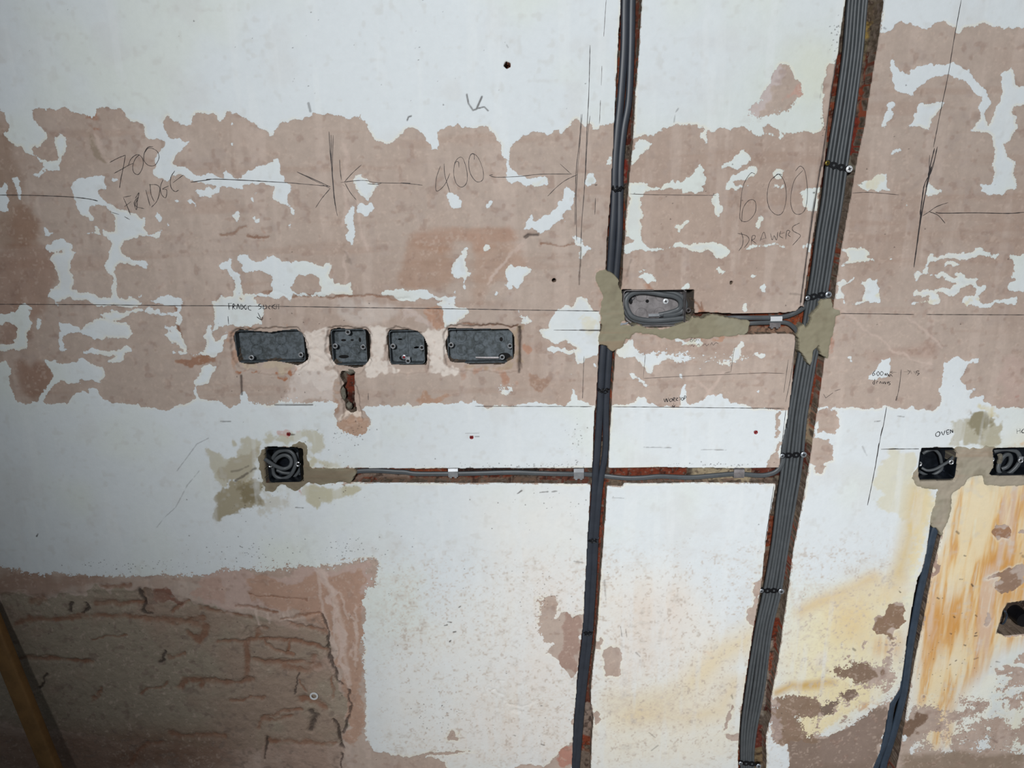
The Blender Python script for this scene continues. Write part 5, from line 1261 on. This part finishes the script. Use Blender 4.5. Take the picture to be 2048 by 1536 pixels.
b3, X3, Z3 = back_box('square grey steel back box with a red-cored screw at the bottom left', "X 1588,150 1962,484", .026, .007, MT['steel_old'],
    [(.27, .45, .011), (.72, .45, .011), (.75, .68, .010), (.27, .2, .010)], [(.09, .47), (.92, .53), (.5, .92)], [(.36, .88, .009, .005)], [(.36, .85, .0048, MT['zinc'])])
bm = bmesh.new(); cyl(bm, (X3(.36), Z3(.85)), .0022, .0235, .0222, 14); keep(link('wall_plug', finish(bm), MT['redplug']), b3)
bm = bmesh.new(); boxm(bm, X3(.475), X3(.50), .0235, .0265, Z3(.98), Z3(.02)); keep(link('seam', finish(bm, False), MT['steel_old']), b3)
b4, X4, Z4 = back_box('wide shiny-bottomed steel back box, rightmost in the row of four', "Y 335,285 1718,985", .027, .008, MT['steel_old'],
    [(.2, .3, .010), (.2, .68, .010), (.48, .32, .010), (.48, .66, .010), (.80, .35, .009)], [(.05, .47), (.96, .53), (.835, .86)], [(.825, .38, .0030, .0040), (.87, .88, .011, .006), (.13, .1, .0008, .005), (.27, .45, .0001, .0001)])
bm = bmesh.new(); tube(bm, [Vector((X4(.42), .0225, Z4(.90))), Vector((X4(.6), .0225, Z4(.91))), Vector((X4(.78), .0225, Z4(.915)))], .004, .002, up=Vector((0, -1, 0)))
keep(link('bent_flange', finish(bm), MT['steel']), b4)
b5, X5, Z5 = back_box('deep galvanised back box with coiled grey cable below the 600 note', "K 326,152 800,430", .032, .004, MT['steel'],
    [(.33, .22, .0105), (.66, .22, .0105), (.34, .72, .0105), (.64, .72, .0105)], [], [(.16, .37, .0032, .0052), (.43, .37, .0030, .0030)], [(.73, .38, .0052, MT['white_screw'])])
b5b = bmesh.new(); boxm(b5b, X5(1.0) - .001, X5(1.0) + .001, .004, .031, Z5(.98), Z5(.04)); keep(link('end_flap', finish(b5b, False), MT['brown']), b5)
bm = bmesh.new(); c = P(1377, 620.5, .012); ringm(bm, (c.x, c.z), .0034, .0014, .012, 20, 8); keep(link('fixing_lug', finish(bm), MT['brown']), b5)
bm = bmesh.new(); c = P(1315, 629, .020); boxm(bm, c.x - .016, c.x + .016, .019, .0205, c.z - .0035, c.z + .0015); keep(link('bent_tab', finish(bm, False), MT['steel_bright']), b5)
bm = bmesh.new()
for s in ("BX 410,400 440,420 430,440", "BX 420,390 470,340 500,370 470,410 440,390", "BX 480,320 540,350"):
    tube(bm, path3(s, .0312, 4), .0012, .0004)
x = keep(link('marker_scrawl', finish(bm), MT['ink']), b5); x['label'] = 'black marker scrawl inside the box'
b6, X6, Z6 = back_box('square dark metal back box with cable spiral in grey filler', "LB 430,316 1068,898", .037, .001, MT['steel_dark'],
    [(.5, .4, .010)], [(.06, .50), (.93, .49)], [(.60, .33, .006, .006)])
b7, X7, Z7 = back_box('square dark metal back box under the word OVEN', "OV 312,298 850,762", .038, .002, MT['steel_dark'],
    [(.25, .2, .009), (.22, .5, .010)], [(.04, .50), (.88, .46)], [(.10, .18, .0035, .0035)])
b8, X8, Z8 = back_box('dark metal back box cut off by the right edge of the picture', "OV 1402,290 2500,690", .038, .002, MT['steel_dark'],
    [(.2, .4, .010), (.6, .4, .010)], [(.04, .42), (.43, .48), (.97, .48)], [])

# coils
cable('grey cable looped around the inside of the deep box', "BX 1540,770 1300,800 1100,820 850,830 600,800 450,740 370,620 330,500 350,380 440,290 560,250 700,240 900,265 1100,300 1300,330 1420,400 1450,510 1400,600 1250,660 1080,700 1000,715",
      [.012, .012, .012, .013, .013, .013, .014, .015, .016, .018, .019, .019, .019, .018, .018, .018, .019, .020, .020, .021, .022], .0088, .0060, MT['cable'])
cable('second grey cable looped outside the first in the deep box', "BX 1500,820 1200,870 900,880 600,850 420,770 310,620 285,480 320,330 420,250 560,225 800,222 1050,235 1300,270 1450,330 1530,440 1540,560 1450,660 1300,710 1090,735",
      [.018, .018, .018, .018, .019, .020, .021, .022, .023, .024, .024, .024, .023, .022, .022, .022, .021, .020, .019], .0088, .0060, MT['cable'])
cable('grey cable coiled in a spiral in the lower left box', "LB 420,490 500,545 620,620 750,660 850,620 880,530 830,450 740,430 640,480 580,570 560,680 600,780 720,830 850,780 930,650 950,520 900,400 790,345 660,370 580,450 545,540",
      [-.002, .000, .004, .008, .010, .012, .013, .014, .015, .016, .018, .018, .018, .017, .017, .018, .018, .020, .022, .024, .026], .0072, .0060, MT['cable'])
cable('second turn of grey cable behind the spiral in the lower left box', "LB 980,380 1030,500 1040,620 980,740 880,830 740,870 620,850 560,760 620,690 740,730 880,740 1060,745",
      [.026, .026, .027, .027, .027, .028, .029, .030, .031, .031, .031, .030], .0060, .0055, MT['cable'])
cable('grey cable loop crossing the oven box', "OV 330,580 420,620 540,600 650,540 760,470 830,400", [.016, .012, .010, .010, .012, .016], .0050, .0060, MT['cable'])
cable('grey cable arc at the top of the oven box', "OV 350,360 420,320 520,300 600,370 630,470 640,590 560,660 440,700 300,640", [.020, .018, .018, .018, .020, .023, .025, .025, .024], .0055, .0060, MT['cable'])
cable('grey cable tail lying along the bottom of the oven box', "OV 300,690 400,705 520,700 640,690 720,740", [.028, .028, .029, .030, .032], .0060, .0050, MT['cable'])
cable('grey cable coil in the box at the right edge', "OV 1440,330 1560,300 1680,300 1800,340 1840,450 1790,560 1680,660 1570,690 1510,620 1520,520 1600,400 1680,380 1700,470 1650,560 1560,600", [.016, .014, .013, .012, .012, .012, .012, .013, .014, .016, .018, .020, .022, .024, .026], .0075, .0065, MT['cable'])
bm = bmesh.new(); tube(bm, path3("OV 1530,380 1540,440 1520,500", [.008, .010, .014], 4), .008, .007)
tag(link('cable_end', finish(bm), MT['rubble']), 'pale stripped cable end in the box at the right edge', 'cable')

# ---------------------------------------------------------------- straps of punched band over the six cables
def strap(label, s, front, screws, left_mat, name='banding_strap', holes=()):
    pp = pts(s); cs = [P(a, b, front) for a, b in pp]
    root = empty(name, cs[0], label, 'cable strap')
    bm = bmesh.new(); path = [P(a, b, front) for a, b in pp]
    a, b = path[0], path[-1]; L = (b - a).length; u = (b - a).normalized(); nz = Vector((-u.z, 0, u.x))
    n = 60; nodes = [i / 3 for i in range(4)] if len(pp) < 3 else [((p_ - a).length) / L for p_ in path]
    top, bot = [], []
    for i in range(n + 1):
        t = i / n
        base = None
        for q_, r_ in zip(path, path[1:]):
            ta = (q_ - a).length / L; tb = (r_ - a).length / L
            if ta - 1e-6 <= t <= tb + 1e-6: base = q_.lerp(r_, (t - ta) / max(tb - ta, 1e-6)); break
        base = base or a.lerp(b, t)
        dn = min(abs(t - v) for v in nodes) * L
        hw = .0026 + .0030 * math.sqrt(max(0, 1 - (dn / .0060) ** 2)) if dn < .0060 else .0026
        top.append(base + nz * hw); bot.append(base - nz * hw)
    vt = [bm.verts.new(v) for v in top]; vb = [bm.verts.new(v) for v in bot]
    vt2 = [bm.verts.new(v + Vector((0, .0012, 0))) for v in top]; vb2 = [bm.verts.new(v + Vector((0, .0012, 0))) for v in bot]
    for i in range(n):
        bm.faces.new((vt[i], vt[i + 1], vb[i + 1], vb[i])); bm.faces.new((vt2[i], vb2[i], vb2[i + 1], vt2[i + 1]))
        bm.faces.new((vt[i], vt2[i], vt2[i + 1], vt[i + 1])); bm.faces.new((vb[i], vb[i + 1], vb2[i + 1], vb2[i]))
    keep(link('punched_band', finish(bm), MT['black']), root)
    for v in nodes[1:-1]:
        c = a.lerp(b, v)
        for q_, r_ in zip(path, path[1:]):
            ta = (q_ - a).length / L; tb = (r_ - a).length / L
            if ta - 1e-6 <= v <= tb + 1e-6: c = q_.lerp(r_, (v - ta) / max(tb - ta, 1e-6))
        bm = bmesh.new(); cyl(bm, (c.x, c.z), .0019, c.y + .0004, c.y - .0003, 14); x = keep(link('band_hole', finish(bm), MT['cable']), root)
    screw(root, (b.x, b.z), b.y - .0006, .0056 if screws else .0042, MT[screws or 'zinc'])
    screw(root, (a.x, a.z), a.y - .0006, .0042, MT[left_mat])
    return root
strap('black punched strap with a bright white screw, topmost on the wide chase', "S2 440,590 610,650 805,700 1000,742", .0045, 'white_screw', 'brass')
strap('black punched strap just above the grey filler on the wide chase', "S3 335,345 455,320 605,290 735,280", .0045, 'zinc', 'zinc')
strap('black punched strap above the low level chase on the wide chase', "Q 1640,390 1695,388 1760,385 1822,380", .0045, 'zinc', 'zinc')
strap('black punched strap, second from the bottom on the wide chase', "T 1562,160 1610,162 1660,160 1715,165", .0045, 'zinc', 'zinc')
strap('black punched strap at the bottom edge of the picture on the wide chase', "T 1400,1498 1445,1502 1490,1505 1540,1520", .0045, 'zinc', 'zinc')

# twist ties on the pair of cables
def tie(label, cx, cy, hw, seed):
    c = P(cx, cy, .006); root = empty('cable_tie', c, label, 'cable tie')
    rnd = random.Random(seed); k = 1 / 1130.0
    bm = bmesh.new()
    p = []
    for i in range(9):
        a = -math.pi / 2 + math.pi * i / 8
        p.append(Vector((c.x + hw * k * math.sin(a), .0125 - .0085 * math.cos(a), c.z + (.001 * math.sin(3 * a)))))
    tube(bm, smooth_path(p, 3), .0042, .0018, 10)
    keep(link('strap', finish(bm), MT['black']), root)
    bm = bmesh.new(); p = []
    for i in range(34):
        t = i / 33; a = t * 15 + seed
        p.append(Vector((c.x + (-.5 + t) * hw * 1.5 * k + .0024 * math.cos(a), .0026 - .0016 * math.sin(a * 1.3), c.z + .0036 * math.sin(a) + .0012 * rnd.uniform(-1, 1))))
    tube(bm, smooth_path(p, 3), .0019, .0019, 8, flat=2)
    keep(link('twisted_wire', finish(bm), MT['black']), root)
    bm = bmesh.new(); s = 1 if seed % 2 else -1
    tube(bm, smooth_path([c + Vector((s * hw * .5 * k, -.002, .001)), c + Vector((s * hw * .9 * k, -.004, .003)), c + Vector((s * hw * 1.15 * k, -.003, .007))], 3), .0014, .0014, 8, flat=2)
    keep(link('wire_tail', finish(bm), MT['black']), root)
tie('black twisted wire tie, topmost on the pair of dark cables', 1234.5, 377, 12.5, 1)
tie('black twisted wire tie just below the filler on the pair of dark cables', 1207.5, 780, 12.5, 2)
tie('black twisted wire tie below the low level chase on the pair of dark cables', 1186.5, 1080, 10.5, 3)
tie('black twisted wire tie, lowest on the pair of dark cables', 1175.5, 1265, 10.5, 5)

# metal cable clips
def clip(label, s, mat, y, tabs=True, tilt=0):
    cs = [P(a, b, y) for a, b in pts(s)]
    x0, x1 = min(c.x for c in cs), max(c.x for c in cs); z0, z1 = min(c.z for c in cs), max(c.z for c in cs)
    root = empty('cable_clip', ((x0 + x1) / 2, y, z0), label, 'cable clip')
    bm = bmesh.new(); zm = z0 + (z1 - z0) * .62
    boxm(bm, x0, x1, y - .0008, y, z0, zm)
    prof = [(y - .0008, zm), (y + .0005, z1 - .001), (y + .006, z1), (y + .011, z1)]
    for (ya, za), (yb, zb) in zip(prof, prof[1:]):
        v = [bm.verts.new(q_) for q_ in ((x0, ya, za), (x1, ya, za), (x1, yb, zb), (x0, yb, zb))]; bm.faces.new(v)
        v = [bm.verts.new(q_) for q_ in ((x0, ya + .0007, za - .0007), (x1, ya + .0007, za - .0007), (x1, yb + .0002, zb - .0007), (x0, yb + .0002, zb - .0007))]; bm.faces.new(v)
    boxm(bm, x0, x1, y - .0004, y + .008, z0 - .0006, z0)
    keep(link('clip_plate', finish(bm, False), mat), root)
    for u in (.12, .62) if tabs else ():
        bm = bmesh.new(); xa = x0 + (x1 - x0) * u; boxm(bm, xa, xa + (x1 - x0) * .24, y - .0002, y + .0008, z0 - .0030, z0)
        keep(link('clip_tab', finish(bm, False), mat), root)
    return root
clip('folded grey metal clip, leftmost on the low level cable', "O 557,478 640,545", MT['steel_bright'], .0045)
clip('folded bright metal clip just left of the crossing dark cables', "O 1588,480 1670,560", MT['steel_bright'], .0040)
clip('dull blue-grey metal clip near the wide chase on the low level cable', "Q 1230,505 1315,575", MT['steel'], .0045, False)
clip('bright white metal clip over the upper cable beside the filler', "K 1447,350 1533,385", MT['white_screw'], .0035, False)
clip('dull metal clip on the lower cable beside the filler', "K 1440,398 1520,432", MT['steel'], .0040)
bm = bmesh.new(); a = P(1240, 645, .004)
slab(bm, [(lambda v: (v.x, v.z))(P(x_, y_, .001)) for x_, y_ in pts("BX 205,925 215,870 290,870 345,850 375,855 330,900 260,905")], -.0035, -.0015)
tag(link('metal_tab', finish(bm, False), MT['steel_bright']), 'bright bent metal tab at the lower left of the deep box', 'metal clip')

# wall plugs, washer
def plug(label, cx, cy, y0=.006):
    c = P(cx, cy); o = empty('wall_plug', (c.x, 0, c.z), label, 'wall plug')
    bm = bmesh.new(); ringm(bm, (c.x, c.z), .0026, .0010, .0006, 18, 8); cyl(bm, (c.x, c.z), .0024, y0, .003, 16)
    keep(link('plug_collar', finish(bm), MT['redplug']), o)
    bm = bmesh.new(); cyl(bm, (c.x, c.z), .0011, .004, .0027, 12); keep(link('plug_bore_shade', finish(bm), MT['hole']), o)
plug('red wall plug above the lower left box', 577, 869)
plug('red wall plug alone in the white paint between the chases, left one', 943, 875)
plug('red wall plug between the two upright chases', 1512, 865)
c = P(628, 1392); y = -surf(c.x, c.z) - .0028
bm = bmesh.new(); ringm(bm, (c.x, c.z), .0068, .0020, y, 26, 8, .7)
tag(link('washer', finish(bm), MT['white_screw']), 'small bright metal ring stuck on the bare render', 'washer')

# loose things in the hole at the right edge and below the square box
bm = bmesh.new(); tube(bm, path3("S 1590,320 1605,350 1590,400 1570,420", [.010, .018, .024, .03], 5), .0035, .0035, flat=2)
tag(link('wire', finish(bm), MT['cable_blue']), 'thin wires poking into the broken hole at the right edge', 'wire')
bm = bmesh.new(); c = P(2044, 1236, .02); tube(bm, [Vector((c.x, .044, c.z)), Vector((c.x, .012, c.z))], .030, .030, 24, up=Vector((0, 0, 1)), flat=2)
tag(link('pipe_end', finish(bm), MT['black']), 'round black pipe end inside the broken hole at the right edge', 'pipe')
def lump(label, cx, cy, d, r, mat, seed, sz=(1, 1, 1)):
    rnd = random.Random(seed); c = P(cx, cy, d); bm = bmesh.new(); bmesh.ops.create_icosphere(bm, subdivisions=3, radius=1)
    for v in bm.verts:
        f = 1 + .16 * math.sin(v.co.x * 5 + seed) * math.cos(v.co.z * 4 + seed) + rnd.uniform(-.05, .05)
        v.co = Vector((v.co.x * r * sz[0] * f, v.co.y * r * sz[1] * f, v.co.z * r * sz[2] * f)) + c
    return tag(link('mortar_lump', finish(bm), mat), label, 'rubble')
lump('pale mortar lump directly under the square box', 702, 741, .012, .009, MT['rubble'], 3, (1.1, .8, .8))
lump('grey stone stuck in the lower end of the short crack', 699, 811, .012, .006, MT['rubble'], 5, (1, .9, 1.2))
lump('pale mortar flake on the left side of the short crack', 687, 787, .010, .006, MT['rubble'], 8, (.8, .8, 2.2))

# leaning timber pole at the lower left
a = P(103, 1536, -.055); b = P(-62, 1130, -.015)
u = (a - b).normalized(); foot = b + u * ((b.z - 0.013) / -u.z); top = b - u * .04
bm = bmesh.new(); n = 12; side = u.cross(Vector((0, -1, 0))).normalized()
prof = rbox_ring(-.0165, .0165, -.010, .010, .004, 3); s2 = side.cross(u).normalized(); rings = []
for i in range(n + 1):
    p_ = top.lerp(foot, i / n); rings.append([bm.verts.new(p_ + side * x_ + s2 * z_) for x_, z_ in prof])
for r1, r2 in zip(rings, rings[1:]):
    for k in range(len(r1)): bm.faces.new((r1[k], r1[(k + 1) % len(r1)], r2[(k + 1) % len(r1)], r2[k]))
bm.faces.new(rings[0][::-1]); bm.faces.new(rings[-1])
tag(link('wooden_batten', finish(bm), MT['wood']), 'bare wooden batten leaning against the wall in the dark lower left corner', 'batten')

# repeats of one kind share a group
for o in sc.objects:
    if o.parent is not None or 'label' not in o or o.get('kind'): continue
    l = o['label']
    if 'in the row of four' in l or l.startswith('square grey steel back box'): o['group'] = 'old back boxes in a row'
    elif 'of the six strapped' in l: o['group'] = 'strapped grey cables in the wide chase'
    elif 'of the pair in the narrow' in l: o['group'] = 'paired dark cables in the narrow chase'
    elif 'of the pair running down' in l: o['group'] = 'blue-grey cables below the oven box'
    elif l.startswith('black punched strap'): o['group'] = 'punched straps on the wide chase'
    elif l.startswith('black twisted wire tie'): o['group'] = 'wire ties on the dark cables'
    elif o.name.startswith('cable_clip'): o['group'] = 'metal cable clips'
    elif o.name.startswith('wall_plug'): o['group'] = 'red wall plugs'
